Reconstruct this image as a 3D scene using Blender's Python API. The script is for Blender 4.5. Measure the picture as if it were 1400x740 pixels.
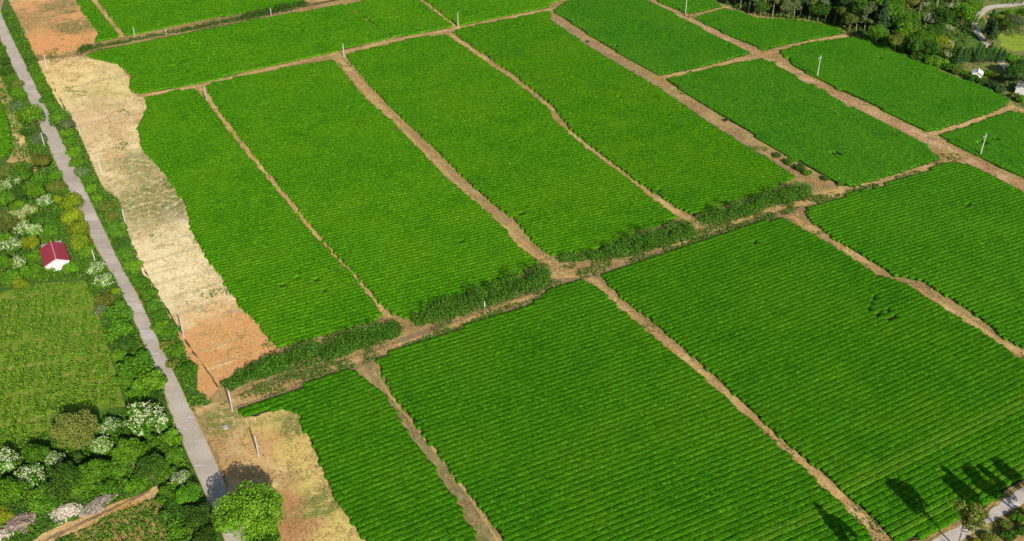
import bpy, bmesh, math, random
import numpy as np
from mathutils import Vector, Matrix, noise as mnoise

random.seed(7); rng = np.random.default_rng(7)
scene = bpy.context.scene
for o in list(bpy.data.objects): bpy.data.objects.remove(o)
COL = scene.collection
R = math.radians

# ------------------------------------------------------------------ camera (a drone 150 m up), sky, sun, exposure
PW, PH, F = 1400.0, 740.0, 1445.0           # photo size and focal length in its pixels
HGT = 150.0
PITCH = math.atan(990 / F)                  # below the horizontal
YAW = R(30.7)                               # heading, clockwise from +Y
cd = bpy.data.cameras.new('camera'); cam = bpy.data.objects.new('camera', cd); COL.objects.link(cam)
cd.sensor_width = 36; cd.sensor_fit = 'HORIZONTAL'; cd.lens = 36 * F / PW
cd.clip_start = 1; cd.clip_end = 8000
cam.location = (0, 0, HGT); cam.rotation_euler = (math.pi / 2 - PITCH, 0, -YAW)
scene.camera = cam
EL, AZ = R(31), R(187)                      # sun elevation, azimuth clockwise from +Y
w = bpy.data.worlds.new('World'); scene.world = w; w.use_nodes = True
sk = w.node_tree.nodes.new('ShaderNodeTexSky'); sk.sky_type = 'NISHITA'; sk.sun_disc = False
sk.sun_elevation = EL; sk.sun_rotation = AZ
bg = w.node_tree.nodes['Background']; bg.inputs['Strength'].default_value = 0.09
w.node_tree.links.new(sk.outputs[0], bg.inputs[0])
sl = bpy.data.lights.new('sun', 'SUN'); sl.energy = 5.0; sl.angle = R(0.5); sl.color = (1, .95, .86)
so = bpy.data.objects.new('sun', sl); COL.objects.link(so)
so.rotation_euler = Vector((-math.sin(AZ) * math.cos(EL), -math.cos(AZ) * math.cos(EL), -math.sin(EL))).to_track_quat('-Z', 'Y').to_euler()
so.location = (0, 0, 300)
vs = scene.view_settings
vs.view_transform = 'Standard'; vs.look = 'None'; vs.gamma = 1; vs.use_curve_mapping = False
vs.exposure = 0.46
scene.render.engine = 'CYCLES'
scene.cycles.max_bounces = 5; scene.cycles.diffuse_bounces = 3; scene.cycles.transmission_bounces = 3
scene.cycles.transparent_max_bounces = 6

# ------------------------------------------------------------------ survey: a photo point -> where it stands in the world
FW = np.array([math.sin(YAW) * math.cos(PITCH), math.cos(YAW) * math.cos(PITCH), -math.sin(PITCH)])
RT = np.array([math.cos(YAW), -math.sin(YAW), 0.0]); UP = np.cross(RT, FW)
def at(px, py, z=0.0):
    d = FW * F + RT * (px - PW / 2) - UP * (py - PH / 2)
    return np.array([0, 0, HGT]) + d * ((z - HGT) / d[2])
def at2(px, py): return at(px, py)[:2]
def W(pts): return np.array([at2(*p) for p in pts])
def metres(px, py, n):                      # how many metres n pixels span at that spot
    p = at(px, py); return n * float((p - np.array([0, 0, HGT])) @ FW) / F

# ------------------------------------------------------------------ object helpers
def tag(o, label=None, cat=None, group=None, kind=None):
    if label: o['label'] = label
    if cat: o['category'] = cat
    if group: o['group'] = group
    if kind: o['kind'] = kind
    return o
def empty(name, loc, rz=0.0):
    o = bpy.data.objects.new(name, None); COL.objects.link(o); o.location = loc; o.rotation_euler = (0, 0, rz)
    o.empty_display_size = .5
    return o
def link(name, me, parent=None):
    o = bpy.data.objects.new(name, me); COL.objects.link(o)
    if parent: o.parent = parent
    return o
def mesh_np(name, V, faces, mats, attrs=None, mat_idx=None, smooth=False):
    """V (n,3); faces (m,4) or (m,3)"""
    me = bpy.data.meshes.new(name)
    V = np.asarray(V, np.float32); faces = np.asarray(faces, np.int32); k = faces.shape[1]
    me.vertices.add(len(V)); me.vertices.foreach_set('co', V.ravel())
    me.loops.add(faces.size); me.loops.foreach_set('vertex_index', faces.ravel())
    me.polygons.add(len(faces)); me.polygons.foreach_set('loop_start', np.arange(0, faces.size, k, dtype=np.int32))
    for m in (mats if isinstance(mats, (list, tuple)) else [mats]): me.materials.append(m)
    if mat_idx is not None: me.polygons.foreach_set('material_index', np.asarray(mat_idx, np.int32))
    if smooth: me.polygons.foreach_set('use_smooth', np.ones(len(faces), bool))
    for n, (dom, arr) in (attrs or {}).items():
        a = me.attributes.new(n, 'FLOAT', dom); a.data.foreach_set('value', np.asarray(arr, np.float32))
    me.update(calc_edges=True)
    return me
class MB:
    """collects solids for one mesh"""
    def __init__(s): s.bm = bmesh.new()
    def box(s, c, size, rz=0.0, bev=0.0):
        r = bmesh.ops.create_cube(s.bm, size=1.0); vs_ = r['verts']
        bmesh.ops.scale(s.bm, vec=size, verts=vs_)
        if bev:
            es = list({e for v in vs_ for e in v.link_edges})
            rr = bmesh.ops.bevel(s.bm, geom=es, offset=bev, segments=1, affect='EDGES'); vs_ = list({v for f in rr['faces'] for v in f.verts} | {v for v in vs_ if v.is_valid})
        bmesh.ops.rotate(s.bm, matrix=Matrix.Rotation(rz, 3, 'Z'), verts=vs_)
        bmesh.ops.translate(s.bm, vec=c, verts=vs_)
    def tube(s, pts, rad, n=7):
        rings = []
        for i, p in enumerate(pts):
            p = Vector(p); q = Vector(pts[min(i + 1, len(pts) - 1)]) - Vector(pts[max(i - 1, 0)])
            q.normalize(); a = q.orthogonal().normalized(); b = q.cross(a)
            rr = rad[i] if isinstance(rad, (list, tuple)) else rad
            rings.append([s.bm.verts.new(p + (a * math.cos(t) + b * math.sin(t)) * rr) for t in [2 * math.pi * k / n for k in range(n)]])
        for A, B in zip(rings, rings[1:]):
            for k in range(n): s.bm.faces.new((A[k], A[(k + 1) % n], B[(k + 1) % n], B[k]))
        s.bm.faces.new(rings[0][::-1]); s.bm.faces.new(rings[-1])
    def face(s, pts): return s.bm.faces.new([s.bm.verts.new(p) for p in pts])
    def build(s, name, m, parent=None):
        bmesh.ops.recalc_face_normals(s.bm, faces=s.bm.faces)
        me = bpy.data.meshes.new(name); s.bm.to_mesh(me); s.bm.free(); me.materials.append(m)
        return link(name, me, parent)

# ------------------------------------------------------------------ materials
class NT:
    def __init__(s, name):
        s.m = bpy.data.materials.new(name); s.m.use_nodes = True; s.t = s.m.node_tree
        s.t.nodes.clear(); s.out = s.t.nodes.new('ShaderNodeOutputMaterial'); s._pos = None
    def n(s, typ, **kw):
        x = s.t.nodes.new(typ)
        for k, v in kw.items(): setattr(x, k, v)
        return x
    def l(s, a, b): s.t.links.new(a, b)
    def pos(s):
        if s._pos is None: s._pos = s.n('ShaderNodeNewGeometry').outputs['Position']
        return s._pos
    def val(s, x, sock):
        if hasattr(x, 'is_output'): s.l(x, sock)
        else: sock.default_value = x
    def noise(s, scale, detail=4, rough=.55, vec=None, stretch=None, rot=0.0, dist=0.0):
        v = vec if vec is not None else s.pos()
        if stretch:
            mp = s.n('ShaderNodeMapping'); mp.inputs['Scale'].default_value = stretch; mp.inputs['Rotation'].default_value = (0, 0, rot); s.l(v, mp.inputs[0]); v = mp.outputs[0]
        x = s.n('ShaderNodeTexNoise'); s.l(v, x.inputs['Vector'])
        x.inputs['Scale'].default_value = scale; x.inputs['Detail'].default_value = detail; x.inputs['Roughness'].default_value = rough; x.inputs['Distortion'].default_value = dist
        return x.outputs['Fac']
    def ramp(s, fac, a, b, lo=0.0, hi=1.0):          # smooth 0..1 between a and b
        x = s.n('ShaderNodeMapRange', interpolation_type='SMOOTHSTEP'); s.val(fac, x.inputs['Value'])
        for i, v in zip(('From Min', 'From Max', 'To Min', 'To Max'), (a, b, lo, hi)): x.inputs[i].default_value = v
        return x.outputs['Result']
    def math(s, op, a, b=0.0):
        x = s.n('ShaderNodeMath', operation=op); s.val(a, x.inputs[0]); s.val(b, x.inputs[1]); return x.outputs[0]
    def mix(s, f, a, b, mode='MIX'):
        x = s.n('ShaderNodeMix', data_type='RGBA', blend_type=mode); s.val(f, x.inputs[0])
        for v, k in ((a, 6), (b, 7)):
            if hasattr(v, 'is_output'): s.l(v, x.inputs[k])
            else: x.inputs[k].default_value = (*v, 1)
        return x.outputs[2]
    def attr(s, name):
        x = s.n('ShaderNodeAttribute'); x.attribute_name = name; return x.outputs['Fac']
    def bump(s, h, strength=.5, dist=.1):
        x = s.n('ShaderNodeBump'); x.inputs['Strength'].default_value = strength; x.inputs['Distance'].default_value = dist; s.l(h, x.inputs['Height']); return x.outputs[0]
    def blob(s, p, r, wob=.5, gate=False):                       # a patch of other soil round a spot, ragged edge
        d = s.n('ShaderNodeVectorMath', operation='DISTANCE'); s.l(s.pos(), d.inputs[0]); d.inputs[1].default_value = (p[0], p[1], 0)
        q = s.math('ADD', d.outputs['Value'], s.math('MULTIPLY', s.math('SUBTRACT', s.noise(.16, 5, .6), .5), r * wob * 4))
        f = s.ramp(q, r * 1.3, r * .45)
        return s.math('MULTIPLY', f, s.ramp(s.noise(.55, 6, .75), .36, .54)) if gate else f
    def principled(s, col, rough=.9, spec=.2, normal=None, metal=0.0):
        b = s.n('ShaderNodeBsdfPrincipled')
        if hasattr(col, 'is_output'): s.l(col, b.inputs['Base Color'])
        else: b.inputs['Base Color'].default_value = (*col, 1)
        b.inputs['Roughness'].default_value = rough; b.inputs['Specular IOR Level'].default_value = spec; b.inputs['Metallic'].default_value = metal
        if normal is not None: s.l(normal, b.inputs['Normal'])
        s.l(b.outputs[0], s.out.inputs[0]); return s.m

def soil_mat(name, cols, zones=(), furrow=None, bump=.35):
    """cols: (main, second, third, weed), each an albedo; zones: [(spot, radius, colour, strength)]"""
    t = NT(name)
    c = t.mix(t.ramp(t.noise(.09, 5, .6), .38, .62), cols[0], cols[1])
    c = t.mix(t.ramp(t.noise(.35, 5, .65), .5, .68), c, cols[2])
    for p, r, col, k in zones: c = t.mix(t.math('MULTIPLY', t.blob(p, r, gate=col[1] > col[0]), k), c, col)
    if furrow:
        wv = t.noise(.42, 4, .55, stretch=furrow)
        c = t.mix(t.ramp(wv, .52, .66, 0, .6), c, tuple(x * .5 for x in cols[1]))
        c = t.mix(t.ramp(t.noise(1.5, 4, .65, stretch=(furrow[0] * 1.6, 1, 1)), .54, .68, 0, .5), c, tuple(x * .6 for x in cols[1]))
        c = t.mix(t.ramp(t.noise(.9, 3, .6, stretch=furrow), .56, .7, 0, .5), c, tuple(min(.7, x * 1.25) for x in cols[0]))
    c = t.mix(t.ramp(t.noise(1.0, 5, .75, stretch=(1.0, .35, 1), rot=.5), .50, .68, 0, .55), c, tuple(x * .45 for x in cols[1]))
    c = t.mix(t.math('MULTIPLY', t.ramp(t.noise(.22, 6, .7), .56, .66), cols[4] if len(cols) > 4 else .7), c, cols[3])
    sp = t.noise(1.7, 4, .7)
    c = t.mix(t.ramp(sp, .3, .5, .5, 0), c, (.06, .04, .02))
    c = t.mix(t.ramp(t.noise(2.6, 3, .7), .55, .75, 0, .45), c, tuple(min(.75, x * 1.35) for x in cols[0]))
    return t.principled(c, .95, .1, t.bump(t.noise(1.3, 6, .75), bump, .5))

STRAW, PALE, ORANGE, BROWN = (.62, .44, .19), (.72, .56, .30), (.52, .25, .09), (.20, .125, .065)
WEED, GRASS = (.065, .12, .018), (.05, .12, .014)
P3 = lambda x, y: at(x, y)
M_ground = soil_mat('earth', ((.36, .26, .105), (.26, .17, .07), (.40, .22, .075), (.075, .10, .022), .75))
M_fieldsoil = soil_mat('shade_darkened_field_soil', ((.035, .028, .014), (.045, .035, .018), (.03, .03, .012), (.02, .035, .008), .6))  # field soil, with the shade of row gaps and holes put into its colour
M_path = soil_mat('trodden_earth', ((.50, .345, .14), (.35, .22, .085), (.47, .245, .075), (.12, .12, .035), .5))
M_redpath = soil_mat('red_earth_track', ((.50, .32, .18), (.36, .19, .09), (.24, .14, .08), (.09, .10, .03), .4))
M_strip = soil_mat('cleared_field', (STRAW, PALE, (.38, .24, .10), (.10, .13, .03), .55),
    zones=[(P3(320, 470), 26, (.60, .29, .10), .95), (P3(290, 520), 18, (.55, .26, .09), .9), (P3(75, 100), 14, (.60, .32, .12), .8),
           (P3(215, 270), 16, (.085, .14, .03), .85), (P3(243, 300), 14, (.09, .12, .04), .9), (P3(190, 225), 9, (.10, .16, .03), .8), (P3(230, 345), 10, (.20, .22, .06), .7), (P3(235, 400), 10, (.22, .22, .07), .6), (P3(140, 128), 9, (.2, .24, .05), .7), (P3(250, 360), 24, (.76, .63, .35), .9), (P3(140, 110), 26, (.72, .57, .24), .7), (P3(120, 165), 16, (.60, .42, .22), .7)],
    furrow=(.07, 1.0, 1))
M_bare = soil_mat('bare_red_soil', (STRAW, (.35, .27, .12), (.42, .26, .11), (.09, .12, .03), .8),
    zones=[(P3(95, 52), 26, (.62, .28, .10), .95), (P3(65, 15), 22, (.60, .28, .11), .9), (P3(105, 36), 9, (.09, .13, .035), .9), (P3(30, 30), 16, (.12, .15, .05), .6), (P3(85, 8), 9, (.10, .14, .04), .8)])
M_lower = soil_mat('dry_grass_ground', (STRAW, (.40, .25, .10), (.44, .24, .09), (.11, .13, .025), .6),
    zones=[(P3(420, 700), 9, (.40, .18, .07), .85), (P3(380, 600), 7, (.48, .26, .09), .8), (P3(475, 725), 7, (.56, .44, .13), .9), (P3(440, 655), 6, (.56, .44, .13), .9), (P3(415, 610), 6, (.56, .43, .12), .8), (P3(385, 572), 6, (.50, .40, .12), .8), (P3(455, 685), 6, (.54, .42, .13), .8), (P3(400, 580), 5, (.12, .17, .03), .9), (P3(440, 690), 5, (.13, .17, .03), .9), (P3(300, 575), 6, (.12, .16, .03), .9)])
M_verge = soil_mat('verge_grass_ground', (GRASS, (.065, .13, .02), (.10, .13, .03), (.20, .17, .06), .35))
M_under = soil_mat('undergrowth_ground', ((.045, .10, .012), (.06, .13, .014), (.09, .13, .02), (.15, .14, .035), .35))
M_plot = soil_mat('weedy_plot_ground', ((.15, .225, .02), (.10, .175, .016), (.24, .25, .04), (.36, .31, .08), .6))
M_field = soil_mat('lawn_ground', ((.07, .14, .02), (.08, .15, .025), (.07, .13, .02), (.09, .15, .03), .3))
M_rape = soil_mat('yellow_green_ground', ((.20, .27, .025), (.23, .30, .03), (.14, .22, .03), (.09, .16, .02), .4))
M_scrub = soil_mat('scrub_ground', ((.10, .15, .03), (.15, .18, .04), (.22, .18, .07), (.06, .11, .02), .6))
M_ochre = soil_mat('dug_ochre_soil', ((.62, .42, .18), (.50, .28, .09), (.36, .16, .05), (.60, .44, .20), .4), bump=.8)
M_rough = soil_mat('rough_weedy_soil', ((.16, .15, .035), (.30, .20, .07), (.58, .30, .11), (.07, .13, .02), .8))
M_bank = soil_mat('brown_bank_soil', ((.26, .17, .09), (.19, .12, .065), (.34, .22, .10), (.085, .12, .025), .8))
M_olive = soil_mat('overgrown_path_soil', ((.24, .20, .08), (.18, .14, .06), (.33, .25, .11), (.09, .12, .025), .8))
M_brown = soil_mat('brown_track', ((.34, .22, .14), (.25, .15, .09), (.42, .25, .13), (.09, .10, .03), .4))
M_ditch = soil_mat('ditch_soil', ((.10, .07, .04), (.08, .07, .03), (.13, .09, .045), (.05, .07, .02), .6))

def concrete(name, base=(.43, .365, .29), joint=4.0):
    t = NT(name)
    uv = t.n('ShaderNodeUVMap'); uv.uv_map = 'UVMap'
    sx = t.n('ShaderNodeSeparateXYZ'); t.l(uv.outputs[0], sx.inputs[0])
    c = t.mix(t.ramp(t.noise(.12, 5, .6), .35, .65), base, tuple(x * .82 for x in base))
    c = t.mix(t.ramp(t.noise(.8, 6, .7), .45, .75, 0, .5), c, tuple(x * .7 for x in base))
    c = t.mix(t.ramp(t.noise(2.5, 4, .7), .55, .75, 0, .45), c, tuple(min(.8, x * 1.3) for x in base))
    # slab by slab tone, pale worn joints
    slab = t.n('ShaderNodeTexWhiteNoise', noise_dimensions='1D'); t.l(t.math('FLOOR', t.math('DIVIDE', sx.outputs[1], joint)), slab.inputs['W'])
    c = t.mix(t.ramp(slab.outputs[0], .8, 1.0, 0, .35), c, (.56, .53, .50))
    c = t.mix(t.ramp(slab.outputs[0], .3, 0, 0, .4), c, (.27, .23, .20))
    fr = t.math('FRACT', t.math('DIVIDE', sx.outputs[1], joint))
    j = t.math('MULTIPLY', t.ramp(t.math('ABSOLUTE', t.math('SUBTRACT', fr, .5)), .04, .02), t.ramp(t.noise(.5, 3, .6), .48, .58))
    c = t.mix(t.math('MULTIPLY', j, .7), c, (.62, .58, .55))
    c = t.mix(t.ramp(t.math('ABSOLUTE', t.math('SUBTRACT', t.noise(.35, 5, .6, dist=1.5), .5)), .012, .004, 0, .5), c, (.20, .17, .14))
    # worn edges: soil and dust
    e = t.math('ADD', t.math('ABSOLUTE', t.math('SUBTRACT', sx.outputs[0], .5)), t.math('MULTIPLY', t.math('SUBTRACT', t.noise(.6, 5, .7), .5), .25))
    c = t.mix(t.ramp(e, .40, .50, 0, .75), c, (.36, .27, .15))
    return t.principled(c, .85, .3, t.bump(t.noise(3, 4, .7), .15, .1))
M_road = concrete('road_concrete'); M_farroad = concrete('far_road_concrete', (.46, .40, .33)); M_track = concrete('pale_track_gravel', (.47, .40, .33), 60.0)

def leaf_mat(name, rough=.6, trans=.3, by_object=True, base=(.05, .10, .012)):
    t = NT(name)
    v = t.attr('v')
    if by_object:
        oi = t.n('ShaderNodeObjectInfo'); b = oi.outputs['Color']; rnd = oi.outputs['Random']
    else:
        b = base; rnd = .5
    hs = t.n('ShaderNodeHueSaturation')
    hs.inputs['Hue'].default_value = .5; t.l(t.ramp(v, 0, 1, .62, 1.42), hs.inputs['Value'])
    if by_object: t.l(b, hs.inputs['Color'])
    else: hs.inputs['Color'].default_value = (*b, 1)
    c = t.mix(t.ramp(v, .8, 1.0, 0, .35), hs.outputs[0], (.16, .20, .03))
    c = t.mix(t.ramp(t.noise(.5, 3, .6), .45, .7, 0, .35), c, (.10, .13, .02))
    p = t.n('ShaderNodeBsdfPrincipled'); t.l(c, p.inputs['Base Color']); p.inputs['Roughness'].default_value = rough; p.inputs['Specular IOR Level'].default_value = .08
    tr = t.n('ShaderNodeBsdfTranslucent'); t.l(t.mix(.5, c, (.10, .17, .01)), tr.inputs[0])
    mx = t.n('ShaderNodeMixShader'); mx.inputs[0].default_value = trans
    t.l(p.outputs[0], mx.inputs[1]); t.l(tr.outputs[0], mx.inputs[2]); t.l(mx.outputs[0], t.out.inputs[0])
    return t.m
M_leaf = leaf_mat('leaves')
M_blossom = NT('white_blossom'); _v = M_blossom.attr('v'); M_blossom = M_blossom.principled(M_blossom.mix(_v, (.27, .34, .14), (.55, .56, .36)), .8, .1)
M_straw = NT('dry_stalks'); M_straw = M_straw.principled(M_straw.mix(M_straw.attr('v'), (.20, .14, .055), (.52, .39, .165)), .9, .1)
M_weed = NT('weed_leaves'); M_weed = M_weed.principled(M_weed.mix(M_weed.attr('v'), (.03, .07, .01), (.11, .18, .025)), .8, .1)
M_under_leaf = NT('undergrowth_leaves'); M_under_leaf = M_under_leaf.principled(M_under_leaf.mix(M_under_leaf.attr('v'), (.025, .075, .006), (.10, .22, .012)), .75, .1)
M_crop = NT('crop_leaves'); M_crop = M_crop.principled(M_crop.mix(M_crop.attr('v'), (.035, .115, .004), (.15, .27, .012)), .7, .15)
def bark_mat(name, c):
    t = NT(name); return t.principled(t.mix(t.ramp(t.noise(2.5, 4, .6, stretch=(1, 1, .25)), .35, .65), tuple(x * .55 for x in c), c), .9, .1)
M_bark = bark_mat('bark', (.16, .12, .08)); M_palebark = bark_mat('pale_bark', (.25, .23, .19))

def tea_mat():
    t = NT('tea_leaves')
    big = t.noise(.045, 4, .55); mid = t.noise(.45, 5, .7, stretch=(.7, 1, 1)); fine = t.noise(1.7, 5, .8)
    c = t.mix(t.ramp(fine, .38, .64), (.022, .082, .0012), (.060, .165, .0016))
    c = t.mix(t.ramp(mid, .38, .66, 0, .55), c, (.052, .150, .0014))
    c = t.mix(t.ramp(big, .36, .62, 0, .6), c, (.075, .150, .002))
    c = t.mix(t.ramp(t.noise(.11, 5, .65), .50, .68, 0, .5), c, (.022, .085, .002))
    c = t.mix(t.ramp(t.noise(2.3, 4, .7), .60, .72, 0, .75), c, (.125, .245, .010))
    c = t.mix(t.ramp(t.noise(.8, 5, .75), .58, .74, 0, .6), c, (.016, .062, .003))
    oi = t.n('ShaderNodeObjectInfo')
    c = t.mix(t.ramp(oi.outputs['Random'], 0, 1, 0, .22), c, (.035, .11, .0015))
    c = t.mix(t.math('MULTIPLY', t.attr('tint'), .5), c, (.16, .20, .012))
    v = t.attr('v')
    c = t.mix(t.ramp(v, .5, 0, 0, .8), c, (.013, .055, .0015))
    c = t.mix(t.ramp(v, .5, 1, 0, .8), c, (.125, .265, .006))
    c = t.mix(1.0, c, oi.outputs['Color'], 'MULTIPLY')  # per-plot tone: light's brightening of the far plots is put into the leaf colour
    c = t.mix(1.0, c, (.87, .94, .97), 'MULTIPLY')
    return t.principled(c, .8, .04, t.bump(t.noise(2.2, 4, .8), .6, .2))
M_tea = tea_mat()
M_pole = NT('weathered_concrete_pole'); M_pole = M_pole.principled(M_pole.mix(M_pole.ramp(M_pole.noise(.8, 4, .6, stretch=(1, 1, .3)), .35, .65), (.44, .42, .39), (.30, .285, .265)), .85, .2)
M_iron = NT('galvanised_iron'); M_iron = M_iron.principled((.30, .30, .30), .5, .4)

# ------------------------------------------------------------------ ground sheets
def jag(P, step=.8, amp=.5, seed=0.0, f=.35):
    out = []; n = len(P); s = 0.0
    for i in range(n):
        a, b = P[i], P[(i + 1) % n]; d = b - a; L = float(np.hypot(*d)); k = max(1, min(200, int(L / step)))
        nrm = np.array([-d[1], d[0]]) / max(L, 1e-6)
        for j in range(k):
            p = a + d * (j / k)
            q = mnoise.noise(Vector((p[0] * f, p[1] * f, seed))) + .6 * mnoise.noise(Vector((p[0] * f * 3.1, p[1] * f * 3.1, seed + 9)))
            out.append(p + nrm * q * amp)
    return np.array(out)
def inside(P, pts):
    x, y = pts[:, 0], pts[:, 1]; r = np.zeros(len(pts), bool); n = len(P); j = n - 1
    for i in range(n):
        xi, yi, xj, yj = P[i, 0], P[i, 1], P[j, 0], P[j, 1]
        if yi != yj: r ^= ((yi > y) != (yj > y)) & (x < (xj - xi) * (y - yi) / (yj - yi) + xi)
        j = i
    return r
def sheet(name, pts_px, z, m, amp=.5, step=.8, kind='structure', seed=1.0):
    P = jag(W(pts_px), step, amp, seed)
    bm = bmesh.new(); f = bm.faces.new([bm.verts.new((p[0], p[1], z)) for p in P]); f.normal_update()
    if f.normal.z < 0: f.normal_flip()
    bmesh.ops.triangulate(bm, faces=[f], ngon_method='EAR_CLIP')
    me = bpy.data.meshes.new(name); bm.to_mesh(me); bm.free(); me.materials.append(m)
    o = link(name, me); tag(o, kind=kind); return o
def band(name, left, right, z, m, step=2.0, thick=0.0, amp=.07, smooth=3):
    """a road between two lines of photo points; UV: across 0..1, along in metres"""
    L, Rr = W(left), W(right)
    def resamp(P, n):
        d = np.r_[0, np.cumsum(np.hypot(*np.diff(P, axis=0).T))]; t = np.linspace(0, d[-1], n)
        x = np.c_[np.interp(t, d, P[:, 0]), np.interp(t, d, P[:, 1])]
        k = np.array([.25, .5, .25])
        for _ in range(int(smooth)): x[1:-1] = x[:-2] * .25 + x[1:-1] * .5 + x[2:] * .25
        return x, d[-1]
    n = int(max(np.hypot(*np.diff(L, axis=0).T).sum(), 4) / step) + 2
    L, len_ = resamp(L, n); Rr, _ = resamp(Rr, n)
    bm = bmesh.new(); uvl = bm.loops.layers.uv.new('UVMap'); K = 4
    rows = []
    for i in range(n):
        a, b = L[i], Rr[i]; d = (b - a) / max(np.hypot(*(b - a)), 1e-6)
        a = a + d * amp * 2 * mnoise.noise(Vector((a[0] * .5, a[1] * .5, 3))); b = b + d * amp * 2 * mnoise.noise(Vector((b[0] * .5, b[1] * .5, 5)))
        rows.append([bm.verts.new((*(a + (b - a) * k / K), z)) for k in range(K + 1)])
    for i in range(n - 1):
        for k in range(K):
            vv = (rows[i][k], rows[i][k + 1], rows[i + 1][k + 1], rows[i + 1][k]); f = bm.faces.new(vv)
            for lp, (u, v) in zip(f.loops, ((k, i), (k + 1, i), (k + 1, i + 1), (k, i + 1))): lp[uvl].uv = (u / K, v * len_ / (n - 1))
    if thick:                                       # the slab's sides down to the ground
        for side in (0, K):
            low = [bm.verts.new((r[side].co.x, r[side].co.y, z - thick)) for r in rows]
            for i in range(n - 1): bm.faces.new((rows[i][side], rows[i + 1][side], low[i + 1], low[i]))
    bmesh.ops.recalc_face_normals(bm, faces=bm.faces)
    for f in bm.faces:
        if abs(f.normal.z) > .5 and f.normal.z < 0: f.normal_flip()
    me = bpy.data.meshes.new(name); bm.to_mesh(me); bm.free(); me.materials.append(m)
    o = link(name, me); tag(o, kind='structure'); return o

g = MB(); g.face([(-2500, -2500, 0), (4000, -2500, 0), (4000, 5000, 0), (-2500, 5000, 0)]); tag(g.build('ground', M_ground), kind='structure')

ROAD_L = [(-12, -60), (-4, 20), (0, 54), (14, 84), (28, 113), (44, 148), (58, 180), (78, 229), (95, 262), (110, 292), (126, 328), (140, 356), (154, 375), (165, 395), (184, 441), (200, 479), (213, 503), (224, 533), (230, 560), (238, 580), (257, 624), (281, 675), (292, 702), (308, 740), (335, 810)]
ROAD_R = [(-2, -60), (0, 15), (8, 33), (16, 51), (35, 89), (54, 127), (68, 158), (80, 182), (100, 223), (116, 258), (132, 293), (151, 331), (171, 376), (189, 402), (211, 455), (230, 492), (246, 527), (261, 560), (270, 575), (297, 635), (312, 668), (322, 700), (340, 740), (372, 810)]
STRIP_L = [(51, 84), (65, 116), (78, 138), (92, 165), (108, 182), (132, 240), (143, 261), (162, 272), (173, 310), (186, 348), (197, 380), (213, 395), (224, 430), (238, 438), (251, 479), (270, 506), (270, 533), (286, 548)]
F1_L = [(200, 135), (201, 151), (189, 176), (195, 204), (222, 234), (238, 256), (257, 285), (261, 312), (270, 331), (286, 358), (305, 380), (311, 393), (330, 422), (354, 444), (365, 460), (381, 476)]
F7_L = [(325, 570), (349, 570), (381, 559), (408, 567), (419, 591), (435, 626), (446, 653), (460, 681), (481, 713), (500, 740), (522, 775)]

# left of the road, verges, cleared fields
sheet('undergrowth_ground', [(-300, -20)] + ROAD_L[1:] + [(200, 900), (-400, 900)], .02, M_under, .3, 2)
sheet('verge_ground', ROAD_R[1:16] + [(262, 562), (290, 550)] + STRIP_L[::-1] + [(40, 60), (22, 20), (10, -10)], .03, M_verge, .6)
sheet('bare_soil', [(12, -30), (12, 0), (30, 38), (45, 72), (60, 78), (80, 76), (106, 69), (128, 60), (134, 48), (120, 25), (103, 0), (95, -30)], .04, M_bare, 1.2)
sheet('cleared_field', STRIP_L + [(311, 517), (338, 497), (352, 492), (382, 478)] + F1_L[::-1][1:] + [(190, 132), (179, 127), (176, 118), (177, 105), (169, 97), (159, 88), (130, 82), (119, 79), (105, 77)], .045, M_strip, .7, .6)
sheet('dry_grass_ground', [(262, 556), (288, 552), (318, 547), (326, 568)] + F7_L[1:] + [(390, 830), (352, 760), (330, 705), (300, 633), (272, 575)], .04, M_lower, .7)
sheet('pale_verge', [(0, 104), (8, 118), (18, 145), (30, 173), (36, 200), (46, 225), (54, 240), (64, 272), (58, 268), (47, 243), (38, 226), (10, 222), (19, 202), (16, 178), (8, 150), (-6, 122)], .05, M_lower, .5)
band('ditch', [(70, 112), (110, 196), (140, 258), (172, 320), (205, 385), (230, 428), (262, 480), (286, 512), (297, 530)], [(71, 112), (111.2, 196), (141.4, 258), (173.5, 320), (206.8, 385), (232, 428), (264, 480), (288, 512), (299, 530)], .06, M_ditch, 2, 0, .3)
sheet('weedy_plot', [(-60, 408), (0, 400), (60, 388), (115, 384), (125, 402), (140, 450), (150, 485), (163, 530), (172, 556), (120, 562), (90, 590), (60, 592), (30, 610), (-60, 640)], .04, M_plot, .5)
band('road', ROAD_L, ROAD_R, .12, M_road, 1.5, .2, .03, 50)

# dirt track and rough soil, bottom left
sheet('rough_soil', [(60, 748), (140, 712), (205, 682), (235, 690), (240, 760), (60, 800)], .05, M_rough, .8)
sheet('dirt_track', [(38, 745), (60, 728), (100, 712), (130, 700), (160, 688), (196, 676), (216, 664), (219, 670), (212, 680), (180, 693), (150, 705), (120, 722), (92, 732), (60, 748)], .08, M_ochre, .5)

sheet('bank', [(303, 556), (345, 528), (420, 506), (490, 486), (548, 462), (600, 444), (680, 416), (745, 388), (770, 372), (830, 362), (900, 344), (950, 322), (1000, 306), (1060, 288), (1110, 270), (1102, 288), (1066, 299), (990, 322), (936, 340), (882, 358), (821, 378), (794, 386), (756, 396), (729, 419), (662, 441), (580, 470), (517, 494), (476, 509), (400, 536), (330, 562)], .028, M_bank, .6)
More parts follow.
